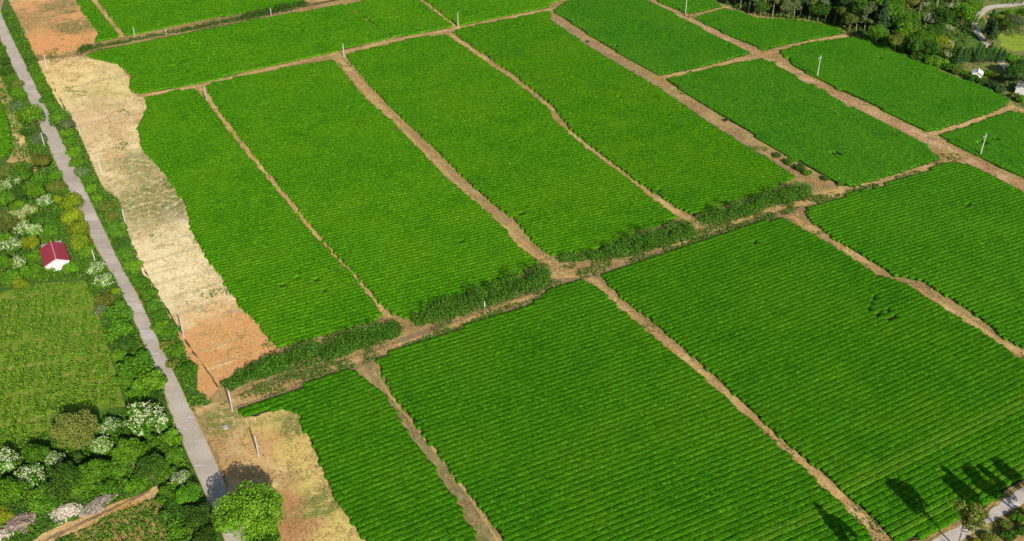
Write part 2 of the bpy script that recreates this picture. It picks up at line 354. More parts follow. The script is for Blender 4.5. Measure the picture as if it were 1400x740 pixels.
# paths between the plots: the ground shows, a lighter trodden line on it
def track(px, wpx, m=None, z=.03, amp=.35, name='path'):
    P = W(px); n = len(P); T = np.gradient(P, axis=0); T /= np.linalg.norm(T, axis=1)[:, None]
    N = np.c_[-T[:, 1], T[:, 0]]; Wd = np.array(wpx if isinstance(wpx, (list, tuple)) else [wpx] * n)[:, None] / 2
    ring = np.r_[P + N * Wd, (P - N * Wd)[::-1]]
    Pj = jag(ring, .7, amp, random.random() * 50)
    bm = bmesh.new(); f = bm.faces.new([bm.verts.new((p[0], p[1], z)) for p in Pj]); f.normal_update()
    if f.normal.z < 0: f.normal_flip()
    bmesh.ops.triangulate(bm, faces=[f], ngon_method='EAR_CLIP')
    me = bpy.data.meshes.new(name); bm.to_mesh(me); bm.free(); me.materials.append(m or M_path)
    return tag(link(name, me), kind='structure')
track([(56, 742), (100, 721), (150, 698), (205, 672)], .7, M_bank, z=.086, amp=.6, name='wheel_rut')
track([(274, 120), (292, 143), (325, 190), (345, 216), (400, 282), (426, 315), (463, 358), (483, 378), (516, 418), (532, 436), (552, 444)], 1.7, z=.030)
track([(464, 82), (486, 106), (515, 142), (575, 206), (632, 263), (665, 296), (700, 322), (738, 352), (750, 364)], [2.2, 3, 2.6, 2.6, 2.6, 2.4, 2.4, 2.6, 3], z=.032)
track([(614, 46), (645, 68), (690, 102), (725, 124), (756, 151)], 1.4, z=.034)
track([(762, 168), (800, 198), (814, 208), (858, 242), (900, 274), (928, 294), (946, 302), (958, 318)], [1.2, 1.5, 1.6, 1.8, 2, 2.4, 3, 3], z=.036)
track([(756, 24), (805, 60), (855, 92), (905, 124), (960, 162), (1012, 195), (1048, 218), (1080, 238)], 3.2, M_brown, z=.038)
track([(880, -10), (900, 8), (938, 28), (990, 54), (1040, 76), (1100, 108), (1150, 134), (1210, 164), (1256, 185), (1290, 202), (1330, 222), (1400, 258), (1440, 280)], [3, 3, 3.2, 3.2, 3.6, 3.6, 4, 4, 4, 4, 3.6, 3.6, 3.6], M_redpath, z=.040)
track([(300, 556), (350, 540), (420, 515), (490, 491), (540, 475), (600, 454), (660, 431), (728, 405)], [2.6, 3, 1.5, 1.7, 1.6, 1.7, 1.5, 1.5], z=.042)
track([(740, 378), (790, 374), (826, 366)], [3, 4, 2.5], z=.044)
track([(920, 336), (945, 326), (985, 312), (1030, 296), (1070, 285), (1100, 276)], [1.5, 1.8, 1.5, 1.8, 2.2, 2.8], z=.043)
track([(1092, 278), (1130, 266), (1180, 252), (1230, 240), (1280, 226), (1296, 216)], [4, 3.4, 2.4, 2, 2.2, 3], z=.045)
track([(1278, 214), (1300, 210), (1320, 213)], 3, z=.047)
track([(806, 380), (850, 420), (920, 478), (1000, 545), (1060, 600), (1110, 645), (1160, 694), (1210, 738), (1240, 770)], 2.3, z=.048)
track([(1080, 296), (1120, 318), (1160, 343), (1200, 370)], 2.0, z=.049)
track([(1236, 388), (1270, 406), (1310, 432), (1360, 462), (1420, 500)], 1.9, z=.050)
track([(505, 498), (530, 540), (556, 580), (582, 610), (610, 646), (640, 690), (670, 738), (690, 775)], 2.8, M_olive, z=.0295)
track([(512, 510), (545, 556), (580, 598), (622, 650), (656, 700), (690, 755)], .6, z=.0505)
track([(195, 131), (270, 119), (350, 99), (470, 71), (540, 56), (620, 40), (755, 13), (830, -6)], 1.7, z=.052)
track([(1046, 75), (1080, 64), (1120, 54), (1160, 49)], 2, z=.053)
track([(910, 105), (960, 94), (1040, 76)], 1.8, z=.054)
track([(938, 22), (985, 12), (998, 9)], 2, z=.055)
track([(1270, 184), (1310, 173), (1350, 160), (1385, 146), (1400, 152)], 2.2, z=.056)
track([(126, -2), (150, 26), (168, 52)], 1.6, z=.057)
track([(105, 74), (190, 60), (270, 43), (350, 25), (420, 8), (470, -2)], 2.2, M_ditch, z=.058, name='ditch')
track([(573, -2), (597, 17), (622, 36)], .9, z=.059)
track([(412, 8), (418, 2), (450, 0)], 1.8, z=.0595)
# pale dry banks beside the two wide paths
track([(462, 96), (500, 140), (560, 196), (610, 248), (650, 282), (690, 320), (730, 352)], 1.6, M_lower, z=.060)
track([(752, 27), (800, 62), (855, 97), (907, 129), (960, 166), (1012, 199), (1060, 228)], 1.1, M_lower, z=.061)

# far right: lane, lawn, rape, scrub
sheet('scrub_ground', [(1296, 100), (1350, 70), (1350, 30), (1335, -30), (1480, -30), (1500, 160), (1400, 152), (1384, 140), (1345, 120)], .02, M_scrub, 1.0, 2)
sheet('wood_floor', [(972, -2), (1004, 13), (1050, 24), (1085, 25), (1136, 33), (1160, 46), (1196, 53), (1239, 74), (1296, 100), (1350, 70), (1345, 20), (1400, -60), (1400, -200), (900, -200)], .015, M_under, 1.0, 2)
sheet('lawn', [(1298, 31), (1311, 25), (1325, 42), (1338, 57), (1329, 66), (1314, 67), (1304, 52)], .05, M_field, .5)
sheet('yellow_green_field', [(1364, 46), (1400, 49), (1440, 50), (1440, 72), (1400, 69), (1385, 71), (1367, 62)], .05, M_rape, .8)
band('lane', [(1430, -8), (1400, 1.5), (1384, 5.5), (1361, 6.5), (1348, 8), (1338, 16), (1329, 27), (1328, 35), (1333, 46), (1341, 56), (1350, 67), (1360, 80), (1368, 90), (1376, 99)], [(1430, -2), (1400, 6.5), (1384, 10), (1364, 10.5), (1354, 13), (1345, 20), (1337, 28), (1337, 35), (1341, 44), (1348, 54), (1357, 63), (1366, 76), (1375, 87), (1384, 97)], .08, M_farroad, 1.5, .1)
# bottom right track
sheet('earth_bank', [(1255, 752), (1290, 724), (1345, 700), (1400, 655), (1440, 630), (1440, 720), (1370, 738), (1330, 770)], .05, M_rough, .7)
band('farm_track', [(1235, 775), (1276, 738), (1297, 725), (1322, 716), (1347, 706), (1366, 688), (1384, 676), (1402, 664), (1450, 634)], [(1285, 782), (1313, 742), (1328, 731), (1343, 721), (1358, 711), (1379, 700), (1392, 693), (1404, 686), (1460, 655)], .10, M_track, 1.2, .1, .3)

def quads(P, N, size, tilt=.7, asp=.75):
    n = len(P); N = N + rng.normal(0, tilt, (n, 3)); N /= np.linalg.norm(N, axis=1)[:, None] + 1e-9
    A = np.cross(N, rng.normal(0, 1, (n, 3))); A /= np.linalg.norm(A, axis=1)[:, None] + 1e-9; B = np.cross(N, A)
    s = (size * rng.uniform(.6, 1.35, n))[:, None]
    V = np.stack([P - A * s * .5, P - B * s * .5 * asp + N * s * .1, P + A * s * .5, P + B * s * .5 * asp + N * s * .1], 1).reshape(-1, 3)
    return V, np.arange(n * 4).reshape(-1, 4)
# ------------------------------------------------------------------ tea plots
HOLES = [(1189, 415), (1197, 411), (1190, 426), (1197, 431), (1215, 438), (1223, 436), (1203, 432), (1212, 425), (1143, 211), (1138, 212), (1149, 213),
    (711, 296), (715, 295), (631, 332), (387, 393), (391, 393), (432, 384), (406, 382), (445, 401), (261, 59), (265, 62), (258, 56), (244, 88), (240, 91), (252, 83), (271, 71), (305, 69),
    (408, 43), (415, 40), (412, 46), (536, 27), (523, 24), (545, 25), (847, 135), (931, 147), (913, 158), (785, 126), (843, 65), (996, 63), (1000, 61), (1031, 333), (1080, 81), (1126, 60),
    (1204, 81), (1337, 198), (1342, 196), (1346, 199), (1355, 193), (1364, 192), (1323, 282), (250, 53), (256, 60), (263, 52), (268, 58), (248, 62), (274, 62), (236, 84), (248, 86), (256, 90), (240, 95), (262, 80), (420, 44), (404, 38), (410, 34), (532, 22), (540, 30), (516, 28), (1058, 38), (1272, 472), (870, 430), (900, 262), (908, 280), (700, 195), (1078, 84)]
HW = W(HOLES)
def clip_rows(P, th):
    """spans of each tea row: P polygon, th row direction"""
    c, s = math.cos(th), math.sin(th); U = P @ np.array([c, s]); Vv = P @ np.array([-s, c]); n = len(P)
    SP = 1.33; out = []
    k0, k1 = math.ceil(Vv.min() / SP), math.floor(Vv.max() / SP)
    for k in range(k0, k1 + 1):
        v = k * SP + .001; xs = []
        for i in range(n):
            j = (i + 1) % n
            if (Vv[i] > v) != (Vv[j] > v): xs.append(U[i] + (U[j] - U[i]) * (v - Vv[i]) / (Vv[j] - Vv[i]))
        xs.sort(); out.append((v, [(a, b) for a, b in zip(xs[::2], xs[1::2]) if b - a > 1.6]))
    return out
PROF = np.array([(-.54, 0.0), (-.59, .40), (-.575, .70), (-.42, .79), (0, .81), (.42, .79), (.575, .70), (.59, .40), (.54, 0.0)]) * np.array([1.045, .92])
PLOTS = []
def row_mesh(v, spans, th, org, step, tint=0.0):
    Vs, Fs, T = [], [], []; base = 0; c, s = math.cos(th), math.sin(th); K = len(PROF)
    for a, b in spans:
        a += rng.uniform(-.6, .25); b -= rng.uniform(-.6, .25)
        n = max(4, int((b - a) / step) + 1); u = np.linspace(a, b, n)
        wob = np.convolve(rng.normal(0, .05, n + 8), np.ones(9) / 9, 'valid') * 2
        hsc = 1 + np.convolve(rng.normal(0, .06, n + 4), np.ones(5) / 5, 'valid')
        wsc = 1 + np.convolve(rng.normal(0, .09, n + 4), np.ones(5) / 5, 'valid')
        end = np.minimum(np.arange(n), np.arange(n)[::-1]); tap = np.where(end == 0, .55, 1.0)
        wx = u * c - v * s; wy = u * s + v * c
        d = np.full(n, 9.0)
        for hx, hy in HW:
            m = (np.abs(wx - hx) < 3) & (np.abs(wy - hy) < 2)
            if m.any():
                du = (wx - hx) * c + (wy - hy) * s; dv = -(wx - hx) * s + (wy - hy) * c
                d = np.minimum(d, np.hypot(du / .8, dv / .75))
        hole = np.clip((d - .8) / .35, .0, 1.0)
        L = np.repeat(u[:, None], K, 1) + rng.normal(0, .05, (n, K))
        X = v + wob[:, None] + PROF[None, :, 0] * (wsc * tap * (.25 + .75 * hole))[:, None] + rng.normal(0, .035, (n, K))
        Z = PROF[None, :, 1] * (hsc * tap * (.08 + .92 * hole))[:, None] + rng.normal(0, .05, (n, K)) * (PROF[None, :, 1] > 0)
        Vs.append(np.stack([L * c - X * s - org[0], L * s + X * c - org[1], np.maximum(Z, 0)], -1).reshape(-1, 3))
        i = np.arange(n - 1)[:, None] * K + np.arange(K - 1)[None, :] + base
        Fs.append(np.stack([i, i + K, i + K + 1, i + 1], -1).reshape(-1, 4))
        for e in (0, n - 1):
            e0 = base + e * K; q = [(e0, e0 + 1, e0 + 7, e0 + 8), (e0 + 1, e0 + 2, e0 + 6, e0 + 7), (e0 + 2, e0 + 3, e0 + 5, e0 + 6)]
            Fs.append(np.array(q if e else [x[::-1] for x in q]))
        base += n * K
    Fs = np.concatenate(Fs)
    vv = [np.clip(rng.normal(.5, .16, len(Fs)), 0, 1)]
    for a, b in spans:                               # shoots standing out of the clipped top
        m = int((b - a) * (12 if step < .4 else 6)); u = rng.uniform(a, b, m); lx = rng.uniform(-.6, .6, m); X = v + lx
        wx = u * c - X * s; wy = u * s + X * c; ok = np.ones(m, bool)
        for hx, hy in HW: ok &= np.hypot((wx - hx) * c + (wy - hy) * s, (-(wx - hx) * s + (wy - hy) * c) * 2) > 1.5
        m = int(ok.sum()); P = np.c_[wx[ok] - org[0], wy[ok] - org[1], np.where(np.abs(lx[ok]) > .46, .62, .73) + rng.uniform(-.03, .06, m)]
        V, Fc = quads(P, np.tile([0, 0, 1.0], (m, 1)), .25 if step < .4 else .34, .30, .8)
        Vs.append(V); Fs = np.concatenate([Fs, Fc + base]); base += len(V)
        vv.append(np.clip(.5 + rng.normal(0, .28, m) + .12 * np.sin(u[ok] * .35 + v * 2.3), 0, 1))
    return mesh_np('tea_row', np.concatenate(Vs), Fs, M_tea, {'tint': ('FACE', np.full(len(Fs), tint)), 'v': ('FACE', np.concatenate(vv))}, smooth=False)
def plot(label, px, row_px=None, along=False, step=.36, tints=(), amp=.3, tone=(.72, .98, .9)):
    """px: outline; row_px: two photo points whose line the rows follow"""
    P = jag(W(px), 1.0, amp, len(PLOTS) * 3.7); PLOTS.append(P)
    a, b = (at2(*row_px[0]), at2(*row_px[1])); th = math.atan2(*(b - a)[::-1])
    ctr = P.mean(0); root = empty('tea_field', (ctr[0], ctr[1], 0)); tag(root, label, 'tea field', 'clipped tea fields')
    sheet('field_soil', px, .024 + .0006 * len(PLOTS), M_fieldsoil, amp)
    rows = [r for r in clip_rows(P, th) if r[1]]
    nrm = np.array([-math.sin(th), math.cos(th)])
    tv = [(float(at2(*t) @ nrm)) for t in tints]
    ms = []
    for v, sp in rows:
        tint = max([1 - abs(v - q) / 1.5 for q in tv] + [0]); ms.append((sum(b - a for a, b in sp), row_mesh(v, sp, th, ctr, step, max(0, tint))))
    if len(ms) > 100:                                # the hundred longest are rows of their own
        order = sorted(range(len(ms)), key=lambda i: -ms[i][0]); keep = set(order[:100])
        rest = [ms[i][1] for i in range(len(ms)) if i not in keep]
        bm = bmesh.new()
        for m in rest: bm.from_mesh(m)
        me = bpy.data.meshes.new('short_tea_rows'); bm.to_mesh(me); bm.free(); me.materials.append(M_tea)
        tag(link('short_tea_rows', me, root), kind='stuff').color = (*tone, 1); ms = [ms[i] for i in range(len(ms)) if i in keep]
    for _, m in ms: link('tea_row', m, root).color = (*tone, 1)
    return root
L1L = [(266, 123), (284, 142), (308, 176), (327, 200), (349, 226), (393, 280), (421, 314), (459, 356), (479, 375), (510, 416), (520, 430), (516, 438)]
L1R = [(281, 118), (297, 146), (316, 173), (338, 200), (403, 280), (430, 314), (465, 354), (487, 375), (521, 416), (537, 430), (556, 437)]
L2L = [(455, 84), (477, 108), (501, 138), (534, 165), (561, 195), (586, 220), (611, 246), (651, 279), (692, 318), (711, 341), (736, 358)]
L2R = [(473, 76), (496, 105), (528, 141), (561, 173), (591, 200), (611, 220), (639, 248), (674, 279), (708, 305), (730, 332), (754, 351)]
L3L = [(612, 51), (634, 65), (661, 84), (690, 104), (720, 126), (752, 152), (756, 165), (774, 180), (804, 207), (852, 242), (896, 277), (925, 299)]
L3R = [(620, 46), (655, 70), (699, 100), (720, 116), (758, 147), (783, 180), (823, 212), (866, 245), (931, 288), (950, 296)]
L4L = [(753, 29), (801, 62), (855, 95), (909, 127), (963, 165), (1017, 200), (1050, 218), (1086, 243)]
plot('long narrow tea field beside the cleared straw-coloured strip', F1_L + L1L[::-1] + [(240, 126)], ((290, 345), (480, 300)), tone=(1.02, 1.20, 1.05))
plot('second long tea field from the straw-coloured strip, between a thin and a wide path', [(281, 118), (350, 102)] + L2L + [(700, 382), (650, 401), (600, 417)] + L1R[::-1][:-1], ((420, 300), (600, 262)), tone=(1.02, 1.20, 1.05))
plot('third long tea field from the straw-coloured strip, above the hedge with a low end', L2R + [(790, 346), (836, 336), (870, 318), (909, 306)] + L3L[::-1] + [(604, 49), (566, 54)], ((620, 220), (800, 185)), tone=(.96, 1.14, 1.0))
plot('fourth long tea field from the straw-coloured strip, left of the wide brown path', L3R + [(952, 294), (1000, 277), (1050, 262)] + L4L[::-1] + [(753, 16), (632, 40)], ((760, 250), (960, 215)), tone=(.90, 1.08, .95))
plot('small tea field at the lower left with a bare bite out of its side', [(330, 561), (400, 535), (476, 508), (483, 508), (530, 546), (541, 564), (560, 600), (580, 624), (612, 668), (652, 740), (676, 780)] + F7_L[::-1], ((440, 580), (540, 545)))
plot('large tea field at the bottom middle, below the bushy cross path', [(517, 493), (540, 482), (580, 469), (662, 440), (729, 418), (756, 395), (794, 385), (810, 391), (832, 409), (859, 436), (890, 459), (970, 528), (1050, 600), (1099, 643), (1139, 683), (1169, 713), (1196, 742), (1230, 780), (712, 780), (690, 740), (650, 686), (620, 649), (603, 626), (586, 603), (562, 572), (541, 543), (524, 515)], ((700, 700), (860, 640)), tints=[(1100, 712)])
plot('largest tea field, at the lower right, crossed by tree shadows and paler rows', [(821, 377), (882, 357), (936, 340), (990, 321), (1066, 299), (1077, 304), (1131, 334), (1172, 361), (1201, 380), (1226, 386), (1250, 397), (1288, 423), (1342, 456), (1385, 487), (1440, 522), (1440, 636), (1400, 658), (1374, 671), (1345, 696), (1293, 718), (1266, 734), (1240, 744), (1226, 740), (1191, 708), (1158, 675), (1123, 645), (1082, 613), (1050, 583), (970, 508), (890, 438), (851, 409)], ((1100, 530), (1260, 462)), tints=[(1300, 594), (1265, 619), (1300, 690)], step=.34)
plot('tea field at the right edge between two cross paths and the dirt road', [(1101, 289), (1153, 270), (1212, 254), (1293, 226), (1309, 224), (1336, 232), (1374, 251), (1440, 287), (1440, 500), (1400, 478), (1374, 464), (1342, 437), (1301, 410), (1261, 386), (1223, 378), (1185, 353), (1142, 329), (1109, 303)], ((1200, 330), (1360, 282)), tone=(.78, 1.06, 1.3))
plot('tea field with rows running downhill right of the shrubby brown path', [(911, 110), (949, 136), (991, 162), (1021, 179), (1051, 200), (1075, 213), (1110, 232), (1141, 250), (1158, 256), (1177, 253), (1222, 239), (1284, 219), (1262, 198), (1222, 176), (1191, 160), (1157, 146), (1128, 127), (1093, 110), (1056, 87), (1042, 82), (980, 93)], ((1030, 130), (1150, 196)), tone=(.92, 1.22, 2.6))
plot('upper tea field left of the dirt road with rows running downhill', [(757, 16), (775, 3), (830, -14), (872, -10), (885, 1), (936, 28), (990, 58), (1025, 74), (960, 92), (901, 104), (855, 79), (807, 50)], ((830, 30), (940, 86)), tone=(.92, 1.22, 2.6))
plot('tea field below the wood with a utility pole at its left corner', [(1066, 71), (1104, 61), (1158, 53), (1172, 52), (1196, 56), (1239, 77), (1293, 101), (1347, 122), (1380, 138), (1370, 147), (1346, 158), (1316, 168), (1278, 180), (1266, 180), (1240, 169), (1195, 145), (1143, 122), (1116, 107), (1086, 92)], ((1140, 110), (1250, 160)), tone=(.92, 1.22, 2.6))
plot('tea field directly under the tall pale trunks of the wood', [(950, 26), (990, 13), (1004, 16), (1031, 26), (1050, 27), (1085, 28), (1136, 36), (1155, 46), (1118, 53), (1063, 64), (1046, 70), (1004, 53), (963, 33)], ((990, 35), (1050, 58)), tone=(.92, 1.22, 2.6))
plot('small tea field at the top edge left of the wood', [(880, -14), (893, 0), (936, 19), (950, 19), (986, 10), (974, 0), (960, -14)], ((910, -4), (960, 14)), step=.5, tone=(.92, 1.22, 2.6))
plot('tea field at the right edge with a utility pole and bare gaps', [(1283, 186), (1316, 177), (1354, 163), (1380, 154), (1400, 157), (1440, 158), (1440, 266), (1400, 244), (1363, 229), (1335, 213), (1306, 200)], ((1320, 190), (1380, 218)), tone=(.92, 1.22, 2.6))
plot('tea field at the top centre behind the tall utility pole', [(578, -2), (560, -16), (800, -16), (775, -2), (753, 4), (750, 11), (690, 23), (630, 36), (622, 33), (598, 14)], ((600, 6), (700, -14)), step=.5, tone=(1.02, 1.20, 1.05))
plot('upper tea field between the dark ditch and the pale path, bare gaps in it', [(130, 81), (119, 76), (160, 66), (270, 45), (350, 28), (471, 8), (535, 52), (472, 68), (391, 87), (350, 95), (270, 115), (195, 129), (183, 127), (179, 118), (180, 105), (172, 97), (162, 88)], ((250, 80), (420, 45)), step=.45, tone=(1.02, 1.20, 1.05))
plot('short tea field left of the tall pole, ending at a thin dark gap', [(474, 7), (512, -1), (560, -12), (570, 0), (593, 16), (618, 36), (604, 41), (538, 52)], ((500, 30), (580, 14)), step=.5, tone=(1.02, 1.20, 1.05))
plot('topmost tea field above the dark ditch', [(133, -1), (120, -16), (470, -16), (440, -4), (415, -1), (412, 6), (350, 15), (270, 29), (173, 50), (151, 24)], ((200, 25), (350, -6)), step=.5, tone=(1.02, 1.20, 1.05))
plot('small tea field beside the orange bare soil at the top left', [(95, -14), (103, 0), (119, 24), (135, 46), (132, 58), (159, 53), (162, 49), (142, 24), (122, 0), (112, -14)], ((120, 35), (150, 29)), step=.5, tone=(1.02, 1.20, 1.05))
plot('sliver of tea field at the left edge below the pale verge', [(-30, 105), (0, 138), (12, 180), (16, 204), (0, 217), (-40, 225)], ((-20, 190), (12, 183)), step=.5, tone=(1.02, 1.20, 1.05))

# ------------------------------------------------------------------ foliage
def lobes_points(lobes, n, low=-.35):
    """points through the shells of many lobes, fewer underneath; also a per-lobe tone"""
    vol = np.array([r[1][0] * r[1][1] + r[1][0] * r[1][2] for r in lobes]); cnt = np.maximum(3, (n * vol / vol.sum()).astype(int)); P, N, T = [], [], []
    for (c, r), k in zip(lobes, cnt):
        d = rng.normal(0, 1, (k * 2, 3)); d /= np.linalg.norm(d, axis=1)[:, None]; d = d[d[:, 2] > low - rng.uniform(0, .5, len(d))][:k]
        rad = 1 - np.abs(rng.normal(0, .16, len(d))); rad *= 1 + .12 * np.sin(d[:, 0] * 7 + c[0] * 5) * np.sin(d[:, 1] * 6 + c[1] * 3)
        P.append(np.array(c) + d * np.array(r) * rad[:, None]); N.append(d / np.array(r)); T.append(np.full(len(d), rng.uniform(-.22, .22)))
    N = np.concatenate(N); N /= np.linalg.norm(N, axis=1)[:, None]
    return np.concatenate(P), N, np.concatenate(T)
def leaf_mesh(name, lobes, n, size, m=None, low=-.35, extra=None, tilt=.7, var=1.0):
    P, N, T = lobes_points(lobes, n, low); T = T * var
    if extra is not None: P = np.r_[P, extra[0]]; N = np.r_[N, extra[1]]; T = np.r_[T, np.zeros(len(extra[0]))]
    keep = P[:, 2] > .01; P, N, T = P[keep], N[keep], T[keep]
    V, Fc = quads(P, N, size, tilt); v = np.clip(.5 + T + rng.normal(0, .2, len(P)), 0, 1)
    V[:, 2] = np.maximum(V[:, 2], .01)
    return mesh_np(name, V, Fc, m or M_leaf, {'v': ('FACE', v)})
def dome_lobes(n, hz, rz, spread=.62, r0=(.34, .52), core=True):
    L = [((0, 0, hz), (.72, .72, rz * .8))] if core else []
    for i in range(n):
        a = rng.uniform(0, 2 * math.pi); t = rng.uniform(.1, 1) ** .6; e = rng.uniform(-.45, 1.0)
        r = rng.uniform(*r0); c = (math.cos(a) * spread * t, math.sin(a) * spread * t, hz + rz * .62 * e * (1.15 - .5 * t))
        L.append((c, (r, r, r * rng.uniform(.75, 1.0))))
    return L
TPL = {}
def trunk_mb(h, r, lean=.06, limbs=4, hz=None):
    b = MB(); top = (rng.uniform(-lean, lean), rng.uniform(-lean, lean), h)
    b.tube([(0, 0, -.05), (top[0] * .4, top[1] * .4, h * .5), top], [r, r * .75, r * .45], 7)
    for k in range(limbs):
        a = 2 * math.pi * (k + rng.uniform(-.3, .3)) / limbs; z0 = h * rng.uniform(.55, .9)
        b.tube([(top[0] * .6, top[1] * .6, z0), (math.cos(a) * .28, math.sin(a) * .28, z0 + .25), (math.cos(a) * .5, math.sin(a) * .5, z0 + .5)], [r * .5, r * .35, r * .15], 5)
    return b
def make_tpl(kind, i):
    """unit plants: crown radius about 1; kept unlinked, copied from"""
    parts = []
    if kind == 'shrub':
        lob = dome_lobes(15, .42, .62, .78, (.16, .44)); parts = [('foliage', leaf_mesh('foliage', lob, 2600, .135, low=-.8))]
        b = MB()
        for k in range(5):
            a = k * 1.26 + rng.uniform(-.3, .3); b.tube([(0, 0, -.02), (math.cos(a) * .2, math.sin(a) * .2, .3), (math.cos(a) * .45, math.sin(a) * .45, .6)], [.05, .035, .015], 5)
        parts.append(('stem', b, M_bark))
    elif kind == 'tree':
        lob = dome_lobes(22, 1.25, .85, .80, (.18, .42)); parts = [('crown', leaf_mesh('crown', lob, 5200, .10)), ('trunk', trunk_mb(1.25, .085), M_bark)]
    elif kind == 'big':                              # seen close: many small leaves on many clumps
        lob = dome_lobes(46, 1.1, .85, .76, (.16, .30)); parts = [('crown', leaf_mesh('crown', lob, 15000, .055)), ('trunk', trunk_mb(1.1, .06), M_bark)]
    elif kind == 'round':                            # dense, smooth headed
        lob = [((0, 0, .85), (.93, .93, .80))] + [((math.cos(a) * .5 * q, math.sin(a) * .5 * q, .85 + z), (.48, .48, .42)) for a, q, z in zip(rng.uniform(0, 6.28, 12), rng.uniform(.5, 1.1, 12), rng.uniform(-.2, .42, 12))]
        parts = [('crown', leaf_mesh('crown', lob, 3200, .11, tilt=.5)), ('trunk', trunk_mb(.8, .07), M_bark)]
    elif kind == 'flower':
        lob = dome_lobes(15, 1.0, .72, .68, (.26, .42)); P, N, T = lobes_points(lob, 780, -.1)
        ok = (P[:, 2] > .75) & (N[:, 2] > -.1) & np.array([mnoise.noise(Vector(q * 1.6 + i * 7)) > -.22 + .25 * rng.normal() for q in P]); P, N = P[ok], N[ok]
        # each blossom head: a small puff of petals
        PP = (P + N * .05)[:, None, :] + rng.normal(0, .028, (len(P), 7, 3)); NN = np.repeat(N[:, None, :], 7, 1)
        V, Fc = quads(PP.reshape(-1, 3), NN.reshape(-1, 3), .052, .6, 1.0); v = np.clip(np.repeat(rng.uniform(.2, 1, len(P)), 7) + rng.normal(0, .15, len(P) * 7), 0, 1)
        parts = [('crown', leaf_mesh('crown', lob, 2300, .14)), ('blossom', mesh_np('blossom', V, Fc, M_blossom, {'v': ('FACE', v)})), ('trunk', trunk_mb(1.0, .075), M_bark)]
    elif kind == 'conifer':
        P, N = [], []
        for k in range(1700):
            z = rng.uniform(.15, 1) ** .8; r = (1 - z) * 1.0 + .05; a = rng.uniform(0, 6.28); q = rng.uniform(.5, 1.05) * (.8 + .25 * math.sin(z * 40))
            P.append((math.cos(a) * r * q, math.sin(a) * r * q, z * 2.9)); N.append((math.cos(a), math.sin(a), .5))
        V, Fc = quads(np.array(P), np.array(N), .20, .5, .5); parts = [('crown', mesh_np('crown', V, Fc, M_leaf, {'v': ('FACE', np.clip(rng.normal(.45, .22, len(Fc)), 0, 1))}))]
        b = MB(); b.tube([(0, 0, -.05), (0, 0, 1.4), (0, 0, 2.8)], [.09, .06, .015], 7); parts.append(('trunk', b, M_bark))
    elif kind == 'slim':                             # tall pale trunk, high loose crown
        lob = dome_lobes(13, 3.1, 1.15, .62, (.26, .44), core=False) + [((rng.uniform(-.5, .5), rng.uniform(-.5, .5), rng.uniform(1.5, 2.3)), (.28, .28, .2)) for _ in range(4)]
        b = MB(); l = rng.uniform(-.12, .12); b.tube([(0, 0, -.1), (l, .03, 1.3), (l * 1.5, -.03, 2.6), (l * 1.3, 0, 3.6)], [.05, .042, .032, .015], 7)
        for k in range(5):
            a = k * 1.3; z0 = rng.uniform(1.8, 2.9); b.tube([(l * 1.3, 0, z0), (l + math.cos(a) * .3, math.sin(a) * .3, z0 + .35), (l + math.cos(a) * .55, math.sin(a) * .55, z0 + .6)], [.035, .022, .01], 5)
        parts = [('crown', leaf_mesh('crown', lob, 2600, .15, low=-.6)), ('trunk', b, M_palebark)]
    elif kind == 'airy':                             # thin crown one sees through
        lob = dome_lobes(20, 2.3, .95, .72, (.16, .30), core=False); b = trunk_mb(2.0, .06, .25, 6)
        for k in range(6):
            a = k * 1.05; b.tube([(0, 0, 1.5), (math.cos(a) * .4, math.sin(a) * .4, 2.1), (math.cos(a) * .75, math.sin(a) * .75, 2.5)], [.03, .02, .008], 5)
        parts = [('crown', leaf_mesh('crown', lob, 3400, .10, low=-.9)), ('trunk', b, M_palebark)]
    return parts
NVAR = {'big': 2, 'shrub': 4, 'tree': 4, 'round': 3, 'flower': 3, 'conifer': 2, 'slim': 4, 'airy': 3}
TPLM = {}
for kd, nv in NVAR.items():
    TPLM[kd] = []
    for i in range(nv):
        ps = []
        for p in make_tpl(kd, i):
            if len(p) == 3:
                o = p[1].build(p[0], p[2]); me = o.data; bpy.data.objects.remove(o); ps.append((p[0], me))
            else: ps.append((p[0], p[1]))
        TPLM[kd].append(ps)
HC = {'big': 1.15, 'shrub': .45, 'tree': 1.25, 'round': .9, 'flower': 1.0, 'conifer': 1.3, 'slim': 3.0, 'airy': 2.3}
TONE = {'hedge': (.055, .165, .012), 'pale': (.17, .22, .04), 'vivid': (.10, .24, .012), 'dark': (.040, .105, .011), 'deep': (.028, .072, .022), 'mid': (.062, .165, .010), 'bright': (.088, .215, .010), 'lime': (.17, .24, .012), 'olive': (.115, .145, .022), 'yellow': (.20, .20, .02), 'grey': (.095, .14, .055)}
NOUN = {'big': ('large_tree', 'tree'), 'shrub': ('shrub', 'shrub'), 'tree': ('tree', 'tree'), 'round': ('round_tree', 'tree'), 'flower': ('flowering_tree', 'tree'), 'conifer': ('conifer', 'tree'), 'slim': ('slim_tree', 'tree'), 'airy': ('tree', 'tree')}
N_PL = [0]
PLANT_XY = []
